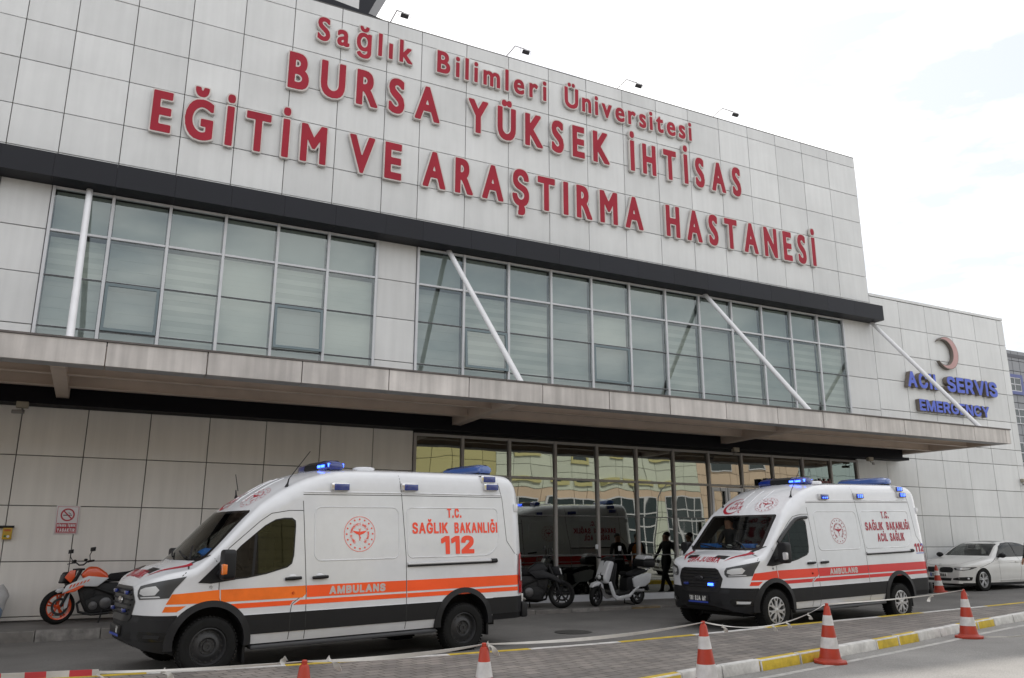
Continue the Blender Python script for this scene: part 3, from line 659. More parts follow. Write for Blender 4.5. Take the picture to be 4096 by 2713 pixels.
class Decal:
    """lays flat shapes onto a body skin by casting rays from the side, front, top, rear or round the nose"""
    def __init__(s, ob, nose=(.95, 0)):
        s.bvh = BVHTree.FromPolygons([v.co.copy() for v in ob.data.vertices], [tuple(p.vertices) for p in ob.data.polygons]); s.nose = nose
    def put(s, u, v, mode, off):
        if mode in ('L', 'R'): k = -1 if mode == 'L' else 1; o, d = Vector((u, 4*k, v)), Vector((0, -k, 0))
        elif mode == 'F': o, d = Vector((-4, u, v)), Vector((1, 0, 0))
        elif mode == 'B': o, d = Vector((12, u, v)), Vector((-1, 0, 0))
        elif mode == 'T': o, d = Vector((u, v, 6)), Vector((0, 0, -1))
        elif mode in ('NL', 'NR'):
            k = -1 if mode == 'NL' else 1; a = math.radians(u); dv = Vector((-math.cos(a), k*math.sin(a), 0)); o, d = Vector((s.nose[0], s.nose[1], v))+dv*4, -dv
        elif mode == 'W': # slanted windscreen / roof cap, normal to a 45 degree plane: u across, v along the slope
            dv = Vector((-.7071, 0, .7071)); o, d = Vector((1.4, u, 1.9))+Vector((.7071, 0, .7071))*v+dv*4, -dv
        h = s.bvh.ray_cast(o, d)
        if h[0] is None: return None
        nn = h[1] if h[1].dot(d) < 0 else -h[1]
        return h[0]+nn*off
    def lay(s, b, V, F, mode, off=.003, mi=0, skirt=0):
        P = [s.put(x, y, mode, off) for x, y in V]; ok = [f for f in F if all(P[i] is not None for i in f)]
        ok = [f for f in ok if max((P[f[i]]-P[f[i-1]]).length for i in range(len(f))) < .25]
        b.add([p if p is not None else (0, 0, 0) for p in P], ok, mi)
    def poly(s, b, pts, mode, off=.003, mi=0, step=.05):
        bm = bmesh.new(); vs = [bm.verts.new((x, y, 0)) for x, y in pts]; bm.faces.new(vs)
        A = np.array(pts); sc = 60 if mode[0] == 'N' else 1
        for ax in (0, 1):
            st = step*(sc if ax == 0 else 1)
            for q in np.arange(A[:, ax].min()+st, A[:, ax].max(), st):
                co = [0, 0, 0]; no_ = [0, 0, 0]; co[ax] = q; no_[ax] = 1
                bmesh.ops.bisect_plane(bm, geom=bm.verts[:]+bm.edges[:]+bm.faces[:], plane_co=co, plane_no=no_)
        bmesh.ops.triangulate(bm, faces=bm.faces[:]); bm.verts.index_update()
        V = [(v.co.x, v.co.y) for v in bm.verts]; F = [tuple(v.index for v in f.verts) for f in bm.faces]; bm.free()
        s.lay(b, V, F, mode, off, mi)
    def line(s, b, pts, mode, wd=.006, off=.002, mi=0, closed=False, step=.05):
        P = [Vector(p) for p in pts]+([Vector(pts[0])] if closed else []); Q = [P[0]]
        for a, c in zip(P[:-1], P[1:]):
            k = max(1, int((c-a).length/step)); Q += [a+(c-a)*(i+1)/k for i in range(k)]
        V = []
        for i, p in enumerate(Q):
            d = (Q[min(i+1, len(Q)-1)]-Q[max(i-1, 0)]).normalized(); n_ = Vector((-d.y, d.x)); V += [tuple(p+n_*wd/2), tuple(p-n_*wd/2)]
        s.lay(b, V, [(2*i, 2*i+1, 2*i+3, 2*i+2) for i in range(len(Q)-1)], mode, off, mi)
    def ridge(s, b, pts, mode, rad=.008, closed=True, mi=0, step=.06):
        P = [Vector(p) for p in pts]+([Vector(pts[0])] if closed else []); Q = [P[0]]
        for a, c in zip(P[:-1], P[1:]):
            k = max(1, int((c-a).length/step)); Q += [a+(c-a)*(i+1)/k for i in range(k)]
        W = [s.put(p.x, p.y, mode, -rad*.35) for p in Q]; W = [p for p in W if p is not None]
        if len(W) > 1: b.tube(W, rad, 6, mi, cap=False)
    def text(s, b, words, f, sx, cap, base, bold, mode, h=.012, gapf=.12, off=.004, mi=0, flip=False, xf=None):
        for ch, q in layout(words, f, sx, cap, base, bold, gapf):
            V, fa, bd = march(seg_field(q), text_bb(q, bold+.02), h, bold)
            if flip: V = V*np.array([-1, 1])
            if xf: V = np.array([xf(*p) for p in V])
            s.lay(b, V, fa, mode, off, mi)
    def field(s, b, F, bb, h, mode, off=.004, mi=0, iso=0., xf=None):
        V, fa, bd = march(F, bb, h, iso)
        if len(V):
            if xf: V = np.array([xf(*p) for p in V])
            s.lay(b, V, fa, mode, off, mi)
def rrect(x0, x1, y0, y1, r=.05, n=5, tl=None, tr=None, br=None, bl=None):
    out = []
    for cx, cy, a0, q in ((x1, y1, 0, tr), (x0, y1, 90, tl), (x0, y0, 180, bl), (x1, y0, 270, br)):
        q = r if q is None else q; sx_ = -1 if cx == x1 else 1; sy_ = -1 if cy == y1 else 1
        for k in range(n+1): a = R(a0+90*k/n); out.append((cx+sx_*q+q*math.cos(a), cy+sy_*q+q*math.sin(a)))
    return out
def seg_d(P, a, b_):
    a, b_ = np.array(a), np.array(b_); d = b_-a; t_ = np.clip(((P-a)@d)/(d@d), 0, 1); return np.hypot(*(P-(a+t_[:, None]*d)).T)
def emblem(dc, b, cx, cy, rad, mode, xf=None, h=None, flip=False, detail=True):
    """round ministry emblem: beaded ring, sixteen stars, inner ring with lettering, winged staff under a small crescent"""
    h = h or rad/34; s = rad
    T = (lambda u, v: (cx+(-u if flip else u), cy+v)) if xf is None else (lambda u, v: xf(-u if flip else u, v))
    ring = lambda r, wd: (lambda P: np.abs(np.hypot(P[:, 0], P[:, 1])-r)-wd)
    for r_, wd in ((.975*s, .015*s), (.66*s, .0065*s), (.44*s, .0065*s)): dc.field(b, ring(r_, wd), (-s*1.05, s*1.05, -s*1.05, s*1.05), h, mode, xf=T)
    def star(P, c, r):
        q = P-np.array(c); a = np.arctan2(q[:, 0], q[:, 1]); k = np.abs(((a+math.pi/5) % (2*math.pi/5))-math.pi/5); return np.hypot(*q.T)*(.55+1.05*k)-r*.55
    for i in range(16):
        a = 2*math.pi*i/16; c = (.82*s*math.sin(a), .82*s*math.cos(a)); dc.field(b, lambda P, c=c: star(P, c, .075*s), (c[0]-.09*s, c[0]+.09*s, c[1]-.09*s, c[1]+.09*s), h*.6, mode, xf=T)
    wing = []
    for sg in (-1, 1):
        for k, (dx, y) in enumerate(((.40, .13), (.36, .08), (.29, .035), (.21, -.005))): wing.append(((sg*.05*s, (y-.02)*s), (sg*dx*s, (y+.03)*s), .022*s))
    parts = wing+[((0, .16*s), (0, -.36*s), .022*s)]
    F = lambda P: np.minimum.reduce([seg_d(P, a, c)-r_ for a, c, r_ in parts]+[np.hypot(P[:, 0], P[:, 1]-.18*s)-.04*s]
                                    +[np.maximum(np.abs(P[:, 0]-.07*s*np.sin((P[:, 1]/s)*22)*(1+1.2*P[:, 1]/s))-.017*s, np.maximum(P[:, 1]-.06*s, -.33*s-P[:, 1]))]
                                    +[np.maximum(np.hypot(P[:, 0], P[:, 1]-.30*s)-.075*s, .06*s-np.hypot(P[:, 0], P[:, 1]-.325*s))])
    dc.field(b, F, (-.45*s, .45*s, -.4*s, .42*s), h*.6, mode, xf=T)
    if detail:
        tx = 'TÜRKİYE CUMHURİYETİ SAĞLIK BAKANLIĞI'; n_ = len(tx)
        for i, ch in enumerate(tx):
            if ch == ' ': continue
            a = R(-148+296*i/(n_-1)); g = segs(ch, 'b'); w_ = g[:, [0, 2]]; m0 = (w_.min()+w_.max())/2; q = g.copy()
            q[:, [0, 2]] = (q[:, [0, 2]]-m0)*.085*s; q[:, [1, 3]] = (q[:, [1, 3]]-.5)*.11*s
            ca, sa = math.cos(a), math.sin(a)
            def xf2(u, v, ca=ca, sa=sa): v += .55*s; return T(u*ca+v*sa, -u*sa+v*ca)
            dc.field(b, seg_field(q), text_bb(q, .02*s), h*.5, mode, iso=.006*s, xf=xf2)
def wheel(name, parent, loc, rad, wd, side, style, steer=0., rim_r=None):
    """side -1: outer face towards local -y"""
    r = empty(name, loc, (0, 0, steer)); r.parent = parent; k = side; rr = rim_r or rad*.62
    b = MB(); hw = wd/2
    b.lathe([(rr, k*hw*.82), (rr+.012, k*hw*.95), (rad*.84, k*hw), (rad*.94, k*hw*.93), (rad*.99, k*hw*.74), (rad, k*hw*.4), (rad, -k*hw*.4), (rad*.99, -k*hw*.74), (rad*.94, -k*hw*.93), (rad*.8, -k*hw), (rr, -k*hw*.8)], (0, 0, 0), (0, 1, 0), 48)
    for i in range(48):                           # tread blocks on the shoulder
        a = 2*math.pi*i/48; c, s_ = math.cos(a), math.sin(a); t1 = Vector((-s_, 0, c)); rd_ = Vector((c, 0, s_))
        for q in (.62, -.62): b.obox(rd_*(rad-.002)+Vector((0, k*hw*q, 0)), t1*.012, (0, hw*.3, 0), rd_*.007)
    b.build('tyre', TYRE, r, smooth=40)
    b = MB()
    if style == 'steel':
        b.lathe([(rr, -k*hw*.5), (rr, k*hw*.80), (rr-.012, k*hw*.84), (rr-.02, k*hw*.7), (rr*.86, k*hw*.35), (rr*.72, k*hw*.42), (rr*.60, k*hw*.62), (rr*.48, k*hw*.66), (rr*.40, k*hw*.45), (rr*.26, k*hw*.45), (rr*.24, k*hw*.62), (rr*.12, k*hw*.62), (rr*.11, k*hw*.52), (.001, k*hw*.52)], (0, 0, 0), (0, 1, 0), 40)
        for i in range(5): a = R(72*i+20); b.tube([(rr*.34*math.cos(a), k*hw*.44, rr*.34*math.sin(a)), (rr*.34*math.cos(a), k*hw*.56, rr*.34*math.sin(a))], .014, 8)
        o = b.build('rim', STEEL, r, smooth=35)
        b = MB()
        for i in range(16): a = R(22.5*i); b.tube([(rr*.80*math.cos(a), k*(hw*.40+.001), rr*.80*math.sin(a)), (rr*.80*math.cos(a), k*(hw*.44), rr*.80*math.sin(a))], rr*.062, 8)
        b.build('rim_hole', SEAM, r)
    elif style == 'cap':
        b.lathe([(rr, -k*hw*.5), (rr, k*hw*.84), (rr*.93, k*hw*.88), (rr*.9, k*hw*.6), (.001, k*hw*.6)], (0, 0, 0), (0, 1, 0), 40, mis=[0, 0, 0, 1, 1][:4])
        yo = k*hw*.86
        b.lathe([(rr*.28, k*hw*.6), (rr*.26, yo), (.001, yo+k*.012)], (0, 0, 0), (0, 1, 0), 24)
        for i in range(7):
            a = R(360/7*i+90); d = Vector((math.cos(a), 0, math.sin(a))); t1 = Vector((-d.z, 0, d.x))
            P = [d*rr*.2+t1*rr*.10, d*rr*.2-t1*rr*.10, d*rr*.62-t1*rr*.13, d*rr*.94-t1*rr*.30, d*rr*.94+t1*rr*.30, d*rr*.62+t1*rr*.13]
            for s2 in (1,):
                va = [p+Vector((0, k*hw*.70, 0)) for p in P]; vb = [p+Vector((0, yo+k*.004, 0)) for p in P]; m_ = len(P)
                b.add(va+vb, [tuple(range(m_))[::-1], tuple(range(m_, 2*m_))]+[(i2, (i2+1) % m_, m_+(i2+1) % m_, m_+i2) for i2 in range(m_)])
            # slot through the middle of each spoke end
            b.add([p+Vector((0, yo+k*.008, 0)) for p in (d*rr*.70-t1*rr*.05, d*rr*.88-t1*rr*.12, d*rr*.88+t1*rr*.12, d*rr*.70+t1*rr*.05)], [(0, 1, 2, 3)], 1)
        b.build('rim', [SILV, SEAM], r, smooth=35)
    else:
        b.lathe([(rr, -k*hw*.5), (rr, k*hw*.84), (rr*.92, k*hw*.88), (rr*.88, k*hw*.2), (.001, k*hw*.1)], (0, 0, 0), (0, 1, 0), 40, mis=[0, 0, 0, 1])
        b.lathe([(rr*.22, k*hw*.2), (rr*.2, k*hw*.75), (.001, k*hw*.78)], (0, 0, 0), (0, 1, 0), 20)
        for i in range(5):
            for da in (-9, 9):
                a = R(72*i+90+da); d = Vector((math.cos(a), 0, math.sin(a))); t1 = Vector((-d.z, 0, d.x))
                b.obox(d*rr*.56+Vector((0, k*hw*.70, 0)), d*rr*.38, t1*rr*.055, (0, .012, 0))
        b.build('rim', [SILV, SEAM], r, smooth=35)
    return r

# ---- the ambulances (x runs from the nose to the tail, -y is the side towards the camera)
def ambulance(lab, loc, heading, rake, v2, stripe, textm):
    root = empty('ambulance', loc, (0, -rake, heading), label=lab, cat='ambulance', group='white ambulances on the hospital road')
    cx = [.17, .185, .20, .22, .24, .28, .375, .50, .66, .80, .90, 1.40, 1.50, 1.62, 1.80, 2.05, 2.35, 2.70, 3.1, 4.0, 5.45, 5.72, 5.86, 5.93]
    cz = [.60, .72, .78, 1.02, 1.095, 1.15, 1.23, 1.295, 1.335, 1.37, 1.44, 1.96, 2.06, 2.17, 2.29, 2.43, 2.54, 2.61, 2.635, 2.645, 2.645, 2.63, 2.57, 2.46]
    ztop = lambda x: float(pchip(cx, cz, np.array([x]))[0])
    zbot = lambda x: float(np.interp(x, [.17, .32, .55, .6, 5.29, 5.3], [.45, .35, .30, .34, .34, .37]))
    def plan(x):
        if x < .85: return float(pchip([.17, .185, .21, .245, .285, .33, .40, .51, .65, .85], [.18, .28, .38, .50, .62, .73, .85, .945, .995, 1.02], np.array([x]))[0])
        return 1.02-.012*max(0, (x-4.2)/1.8)-(.10*max(0, (x-5.72)/.21)**2.2 if x > 5.72 else 0)
    def half(x, z):
        w_ = plan(x)
        if z < .45: k = 1-.10*max(0, (.45-z)/.15)*.5
        elif z < 1.15: k = 1+.012*math.sin((z-.45)/.7*math.pi)
        else: k = 1-.125*((z-1.15)/1.4)**1.25
        if .4595 < z < .7005: k += .010
        if 1.345 < z < 2.03 and 2.3 < x < 5.35: pass
        return w_*k
    rad = lambda x: float(np.interp(x, [.17, .23, .38, .8, 1.4, 1.9, 2.6, 5.4, 5.93], [.03, .05, .11, .10, .09, .20, .17, .17, .20]))
    crown = lambda x: float(np.interp(x, [.17, .23, .45, .8, 1.4, 2.0, 2.7, 5.9], [0, .03, .07, .08, .10, .09, .055, .05]))
    xs = sorted(set(list(np.linspace(.17, .36, 17))+list(np.linspace(.36, 1.0, 20))+list(np.linspace(1.0, 2.8, 37))+list(np.linspace(2.8, 5.4, 27))+list(np.linspace(5.4, 5.93, 15))+[.62, 5.3]))
    lv = [.33, .36, .40, .459, .461, .55, .64, .699, .702, .745, .80, .87, .95, 1.03, 1.12, 1.2, 1.28, 1.36, 1.46, 1.58, 1.7, 1.82, 1.94, 2.04, 2.14, 2.23, 2.3, 2.38]
    def matfn(c):
        if c.x < .63: return 1 if c.z < .745 else 0
        if c.x > 5.32: return 1 if c.z < .72 else 0
        return 1 if .4605 < c.z < .7005 else 0
    body = loft(xs, ztop, zbot, half, rad, crown, lv, matfn).build('body', [PAINT, BLACKP], root, smooth=32)
    dc = Decal(body)
    SW = [(1.26, 1.155), (1.24, 1.42), (1.36, 1.55), (1.66, 1.79), (1.80, 1.865), (1.92, 1.885), (2.02, 1.885), (2.07, 1.85), (2.075, 1.78), (2.055, 1.42), (2.03, 1.32), (1.97, 1.275), (1.7, 1.205), (1.45, 1.165)]
    WSF = rrect(-.78, .78, 1.40, 1.975, .05, 3); WSF = [(y*(1 if z < 1.6 else .93)*(1.0), z) for y, z in WSF]
    cut = []
    c = MB(); c.prism(SW, lambda u, v, d: (u, d, v), -1.4, 1.4); cut.append(c.build('cut', CAB, root, smooth=0))
    c = MB(); c.prism(WSF, lambda u, v, d: (d, u, v), .3, 2.0); cut.append(c.build('cut', CAB, root, smooth=0))
    for x in (1.02, 4.77):
        for s_ in (-1, 1):
            c = MB(); zc = .40 if x < 2 else .38
            c.prism([(x+.435*math.cos(R(a)), zc+.435*math.sin(R(a))) for a in range(0, 360, 12)], lambda u, v, d: (u, d, v), s_*.66, s_*1.3); cut.append(c.build('cut', CAB, root, smooth=0))
    for s_ in (-1, 1): pass
    boolean(body, cut)
    # ---- glass
    b = MB(); dc.poly(b, [(y*1.012, z) for y, z in WSF], 'F', .004); b.build('windscreen', WGLASS, root, smooth=60)
    fr = MB()
    ring = [(y*1.10, 1.69+(z-1.69)*1.10) for y, z in WSF]
    for i in range(len(WSF)):
        a, c_, d_, e_ = WSF[i], WSF[(i+1) % len(WSF)], ring[(i+1) % len(WSF)], ring[i]
        dc.poly(fr, [a, c_, d_, e_], 'F', .0035)
    fr.build('windscreen_frame', pm('black_frit', (.012, .012, .013), .15), root, smooth=60)
    for sd_ in ('L', 'R'):
        s_ = -1 if sd_ == 'L' else 1
        b = MB(); dc.poly(b, SW, sd_, .003); dw = b.build('door_window', VGLASS, root, smooth=60)
        b = MB()
        big = [(1.655+(x-1.655)*1.035, 1.52+(z-1.52)*1.05) for x, z in SW]
        for i in range(len(SW)):
            dc.poly(b, [SW[i], SW[(i+1) % len(SW)], big[(i+1) % len(SW)], big[i]], sd_, .004, 0)
        dc.poly(b, [(.84, 1.115), (1.0, 1.10), (1.30, 1.135), (1.25, 1.50), (1.20, 1.47), (1.0, 1.27)], sd_, .005, 0)
        dc.line(b, [(1.52, 1.18), (1.55, 1.69)], sd_, .035, .005, 0)
        sub_ = b.build('window_surround', BLACKP, dw, smooth=60)
        if v2 and sd_ == 'L':
            b = MB(); pts = [(1.22, 1.50), (1.38, 1.63), (1.66, 1.83), (1.80, 1.91), (1.95, 1.935), (2.12, 1.94)]
            q = [dc.put(x, z, sd_, .02) for x, z in pts]; b.tube(q, .032, 8); b.build('wind_deflector', pm('black_frit', (.012, .012, .013), .15), dw, smooth=60)
        # seams and raised panels
        b = MB()
        for ln in ([(2.19, 2.13), (2.215, 1.6), (2.25, .95), (2.26, .35)], [(3.69, 2.52), (3.72, 2.2), (3.77, 1.34), (3.775, .36)], [(1.10, 1.13), (1.10, .95), (1.14, .84)], [(2.25, .94), (2.06, .80), (2.04, .70), (2.04, .36)],
                   [(1.13, 1.15), (1.2, 1.52), (1.6, 1.86), (1.75, 1.96), (2.0, 2.0), (2.19, 2.0)], [(.66, 1.20), (.80, 1.32), (1.0, 1.44), (1.06, 1.36)], [(5.50, 2.45), (5.56, 2.2), (5.60, 1.55), (5.74, 1.36), (5.86, 1.30)], [(2.19, 2.215), (3.7, 2.225), (5.54, 2.225)]):
            dc.line(b, ln, sd_, .009, .0015)
        b.build('panel_seam', SEAM, root, smooth=0)
        b = MB(); dc.ridge(b, rrect(2.36, 3.66, 1.335, 2.05, .10), sd_, .011); dc.ridge(b, rrect(3.80, 5.45, 1.335, 2.05, .08, br=.3), sd_, .011)
        dc.ridge(b, [(2.2, 2.25), (3.7, 2.26), (5.54, 2.26)], sd_, .014, closed=False); b.build('panel_ridge', PAINT, root, smooth=60)
        # stripes
        b = MB(); T, B_, T2, B2 = 1.022, .872, .845, .785
        x_f = .55 if sd_ == 'L' else .55
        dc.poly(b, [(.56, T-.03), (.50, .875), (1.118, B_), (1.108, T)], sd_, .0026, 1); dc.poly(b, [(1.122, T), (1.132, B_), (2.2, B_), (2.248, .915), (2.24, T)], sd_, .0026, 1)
        dc.poly(b, [(2.254, T), (2.262, B_), (3.765, B_), (3.765, T)], sd_, .0026); dc.poly(b, [(3.78, T), (3.78, B_), (5.80, B_), (5.82, T)], sd_, .0026)
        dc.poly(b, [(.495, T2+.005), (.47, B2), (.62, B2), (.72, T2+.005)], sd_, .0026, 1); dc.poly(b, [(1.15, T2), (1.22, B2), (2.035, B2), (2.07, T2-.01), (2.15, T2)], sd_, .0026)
        dc.poly(b, [(2.17, T2), (2.07, B2), (3.77, B2), (3.77, T2)], sd_, .0026); dc.poly(b, [(3.785, T2), (3.785, B2), (5.79, B2), (5.795, T2)], sd_, .0026)
        b.build('reflective_stripe', [stripe, STR_FLASH if not v2 else pm('stripe_red_film', (.78, .05, .02), .32)], root, smooth=60)
        flip = sd_ == 'R'; fx = (lambda a, c: (-c, -a)) if flip else (lambda a, c: (a, c))
        b = MB(); dc.text(b, [('AMBULANS', *fx(2.58, 3.43))], 'b', None, .105, .893, .008, sd_, .005, .14, .0045, flip=flip); b.build('lettering', pm('stripe_letter', (.52, .47, .45), .4), root, smooth=60)
        b = MB(); tt = [('T.C.', *fx(4.50, 4.76), 1.905, .145)]
        if v2: tt += [('SAĞLIK', *fx(3.90, 4.50), 1.675, .16), ('BAKANLIĞI', *fx(4.62, 5.42), 1.675, .16), ('ACİL', *fx(4.24, 4.58), 1.455, .16), ('SAĞLIK', *fx(4.67, 5.17), 1.455, .16)]
        else: tt += [('SAĞLIK', *fx(3.88, 4.50), 1.675, .16), ('BAKANLIĞI', *fx(4.62, 5.43), 1.675, .16), ('112', *fx(4.37, 4.97), 1.37, .265)]
        for tx, a, c_, z, cp in tt: dc.text(b, [(tx, a, c_)], 'b', None, cp, z, .0075 if tx != '112' else .020, sd_, .005, .10, .0045, flip=flip)
        emblem(dc, b, 3.03, 1.68, .245, sd_, flip=flip)
        b.build('lettering', textm, root, smooth=60)
        if v2 and sd_ == 'L':
            b = MB(); dc.text(b, [('112', 5.47, 5.80)], 'b', .8, .17, 1.22, .012, sd_, .009, .12, .0045); dc.line(b, [(5.70, 1.365), (5.76, 1.375), (5.80, 1.33)], sd_, .03, .006, 1); dc.line(b, [(5.5, 1.195), (5.8, 1.195)], sd_, .016, .0045, 1); b.build('badge', [textm, pm('badge_blue', (.03, .10, .45), .4)], root, smooth=60)
        # slider track, handles, caps
        b = MB(); q = [dc.put(x, z, sd_, .004) for x, z in ((3.79, 1.245), (4.6, 1.25), (5.30, 1.255))]
        b.tube(q, .024, 8, 0); q2 = [p+Vector((0, s_*.012, -.022)) for p in q]; b.tube(q2, .016, 8, 1); q = [dc.put(x, z, sd_, .012) for x, z in ((5.28, 1.250), (5.38, 1.252))]; b.tube(q, .034, 8, 1); b.build('slide_rail', [SILV, BLACKP], root, smooth=60)
        for x in (1.95, 2.33):
            b = MB(); p = dc.put(x, 1.115, sd_, .022); q = dc.put(x+.22, 1.122, sd_, .022); p0 = dc.put(x+.11, 1.125, sd_, -.02)
            b.tube([p, p.lerp(q, .5)+Vector((0, s_*.01, 0)), q], [.020, .024, .020], 8); b.ball(p0+Vector((0, 0, .02)), (.075, .03, .035), 12, 1); b.build('door_handle', [BLACKP, PAINT], root, smooth=60)
        b = MB(); p = dc.put(2.07, .935, sd_, 0); b.lathe([(.022, -.005), (.022, .012*s_*-1*-1), (.014, .014)], p, (0, s_, 0), 14, 0); p = dc.put(1.0, 1.06, sd_, 0); b.lathe([(.016, 0), (.016, .01)], p, (0, s_, 0), 12, 1); b.build('socket', [REDL if not v2 else BLACKP, BLACKP], root)
        # flared arch trims
        b = MB()
        for x in (1.02, 4.77):
            zc = .40 if x < 2 else .38; out = []; inn = []
            for a in range(-8, 189, 7):
                a_ = R(a); out.append((x+.515*math.cos(a_), max(zc+.50*math.sin(a_), .34))); inn.append((x+.425*math.cos(a_), max(zc+.425*math.sin(a_), .34)))
            for i in range(len(out)-1):
                def pt(uv, k): 
                    h_ = half(uv[0], max(uv[1], .46)); return (uv[0], s_*(h_+k), uv[1])
                P = [pt(inn[i], -.12), pt(inn[i+1], -.12), pt(inn[i+1], .022), pt(inn[i], .022), pt(out[i], .006), pt(out[i+1], .006), pt(out[i], -.05), pt(out[i+1], -.05)]
                b.add(P, [(0, 1, 2, 3), (3, 2, 5, 4), (4, 5, 7, 6)])
        b.build('wheel_arch_trim', BLACKP, root, smooth=50, weld=True)
        # side beacons
        for x, z in ((2.60, 2.33), (3.72, 2.35), (5.18, 2.51), (5.21, 2.385)):
            p = dc.put(x+.13, z, sd_, 0)
            if p is None: continue
            bk_ = empty('side_beacon', p); bk_.parent = root
            b = MB(); b.box(-.14, .12, min(-.10*s_*-1, 0) if s_ > 0 else -.045, .10 if s_ < 0 else .045, -.06, .055); b.build('housing', CHROME if not v2 else SILV, bk_, bevel=.012)
            b = MB(); b.box(-.10, .125, -.065 if s_ < 0 else .02, -.02 if s_ < 0 else .065, -.05, .042); b.build('lens', BLUEL, bk_, bevel=.01)
            if v2 and s_ < 0:
                b = MB()
                for i in range(3):
                    for j in range(2 if (x > 3) else 1): b.box(-.07+.06*i, -.045+.06*i, -.070, -.064, -.03+.035*j, -.012+.035*j)
                b.build('led', LED, bk_, smooth=0)
        # mirror
        mr_ = empty('side_mirror', (1.13, s_*1.20, 1.34)); mr_.parent = root
        b = MB(); b.prism(rrect(-.10, .10, -.19, .17, .06, 4), lambda u, v, d: (d, u, v), -.07, .08); b.build('mirror_housing', BLACKP, mr_, bevel=.025, seg=3)
        b = MB(); b.tube([(0, -s_*.06, -.1), (-.03, -s_*.22, -.14)], [.045, .055], 8); b.build('mirror_arm', BLACKP, mr_)
        b = MB(); b.prism(rrect(-.035, .045, -.13, .0, .02, 3), lambda u, v, d: (d, u+s_*.07, v), -.085, -.03); b.build('indicator', AMBER if not v2 else CLEARL, mr_, bevel=.01)
        # headlight, fog lamp on the nose
        nm = 'N'+sd_
        b = MB(); dc.poly(b, [(42, 1.085), (39.5, 1.03), (39.5, .97), (42, .925), (66.5, .95), (69.5, 1.05), (76.5, 1.195), (63, 1.155), (51, 1.115)], nm, .006, 0, .04)
        hl = b.build('headlight', LAMPD, root, smooth=60)
        b = MB(); dc.poly(b, [(43, 1.045), (42, .995), (47, .972), (57, .985), (60, 1.045), (57, 1.09), (48, 1.07)], nm, .010, 0, .04); dc.poly(b, [(44, .942), (43.5, .957), (60, .972), (61, .955)], nm, .010, 0, .04); b.build('reflector', LAMPG, hl, smooth=60)
        b = MB(); dc.poly(b, [(45, .56), (43, .50), (47, .44), (66, .455), (70, .52), (66, .555)], nm, .006, 0, .04); fg = b.build('fog_lamp_bezel', pm('gloss_black', (.008, .008, .008), .2), root, smooth=60)
        b = MB(); dc.poly(b, [(50, .525), (50, .48), (62, .485), (63, .525)], nm, .012, 0, .04); 
        if v2: b.build('fog_lamp', LAMPG, fg, smooth=60)
        else: b.build('fog_lamp', BLACKP, fg, smooth=60)
        # rear lamp
        b = MB(); dc.poly(b, [(5.80, .745), (5.795, 1.05), (5.83, 1.33), (5.90, 1.37), (5.915, .745)], sd_, .02); b.build('tail_lamp', REDL, root, smooth=60)
        b = MB(); dc.poly(b, [(5.84, .93), (5.84, 1.24), (5.885, 1.27), (5.89, .93)], sd_, .026); b.build('tail_lens', CLEARL, root, smooth=60)
        b = MB(); p = dc.put(5.82, 2.06, sd_, .01); b.obox(p, (.04, 0, 0), (0, .02, 0), (0, 0, .06)); b.build('door_hinge', PAINT, root, bevel=.01)
        # sill step
        b = MB(); b.box(1.55, 4.30, s_*.93-.07, s_*.93+.07, .27, .325); b.build('side_step', pm('grey_step', (.06, .062, .068), .5), root, bevel=.02)
        b = MB(); b.box(1.46, 1.50, s_*.86-.1, s_*.86+.1, .12, .40); b.box(5.22, 5.26, s_*.86-.1, s_*.86+.1, .16, .42); b.build('mud_flap', BLACKP, root, bevel=.008)
        for x in (1.02, 4.77):
            wl = wheel('wheel', root, (x, s_*.915, .355-rake*(x-1.02)), .355, .235, s_, 'cap' if v2 else 'steel', 0, .225)
    # ---- front: grille, badge, plate, bonnet
    gr = [(-.45, 1.05), (-.38, 1.075), (.38, 1.075), (.45, 1.05), (.53, .90), (.46, .70), (.40, .665), (-.40, .665), (-.46, .70), (-.53, .90)]
    b = MB(); dc.poly(b, gr, 'F', .008, 0, .05); grl = b.build('grille', pm('grille_black', (.012, .012, .013), .35), root, smooth=60)
    b = MB()
    for z in (.75, .80, .86, .92, .98, 1.03):
        wq = float(np.interp(z, [.7, .92, 1.08], [.37, .47, .40])); q = [dc.put(y, z, 'F', .014) for y in np.linspace(-wq, wq, 13)]; b.tube([p for p in q if p], .011, 6)
    b.build('grille_bar', BLACKP, grl, smooth=60)
    b = MB(); p = dc.put(0, .90, 'F', .02); b.ball(p, (.018, .115, .048), 16, 0); b.build('badge', CHROME if not v2 else pm('dark_badge', (.06, .06, .065), .2, .7), grl, smooth=60)
    for y in (-.30, .30):
        for z in ((.79, 1.0) if not v2 else (.80,)):
            b = MB(); p = dc.put(y, z, 'F', .02); b.box(p.x-.03, p.x+.01, y-.055, y+.055, z-.022, z+.022)
            lit = v2 and y < 0
            b.build('grille_light', LED if lit else BLUEL, grl, bevel=.008)
    b = MB(); p = dc.put(0, .56, 'F', .012); x0 = p.x; b.box(x0-.012, x0+.02, -.24, .24, .50, .61); pl = b.build('number_plate', pm('plate_black', (.012, .012, .012), .4), root, bevel=.004)
    b = MB(); b.box(x0-.0135, x0-.0125, -.24, .24, .478, .505); b.build('plate_strip', pm('plate_blue', (.03, .06, .35), .4), pl)
    b = MB()
    for wd_, a, c_ in (([('16', .0)] and [('16', -.19, -.10), ('ALS', -.06, .075), ('187', .115, .205)]) if v2 else [('16', -.19, -.10)]):
        for ch, q in layout([(wd_, a, c_)], 'b', None, .078, .518, .004, .14):
            V, fa, bd = march(seg_field(q), text_bb(q, .01), .004, .005); b.add([(x0-.014, u, v) for u, v in V], fa)
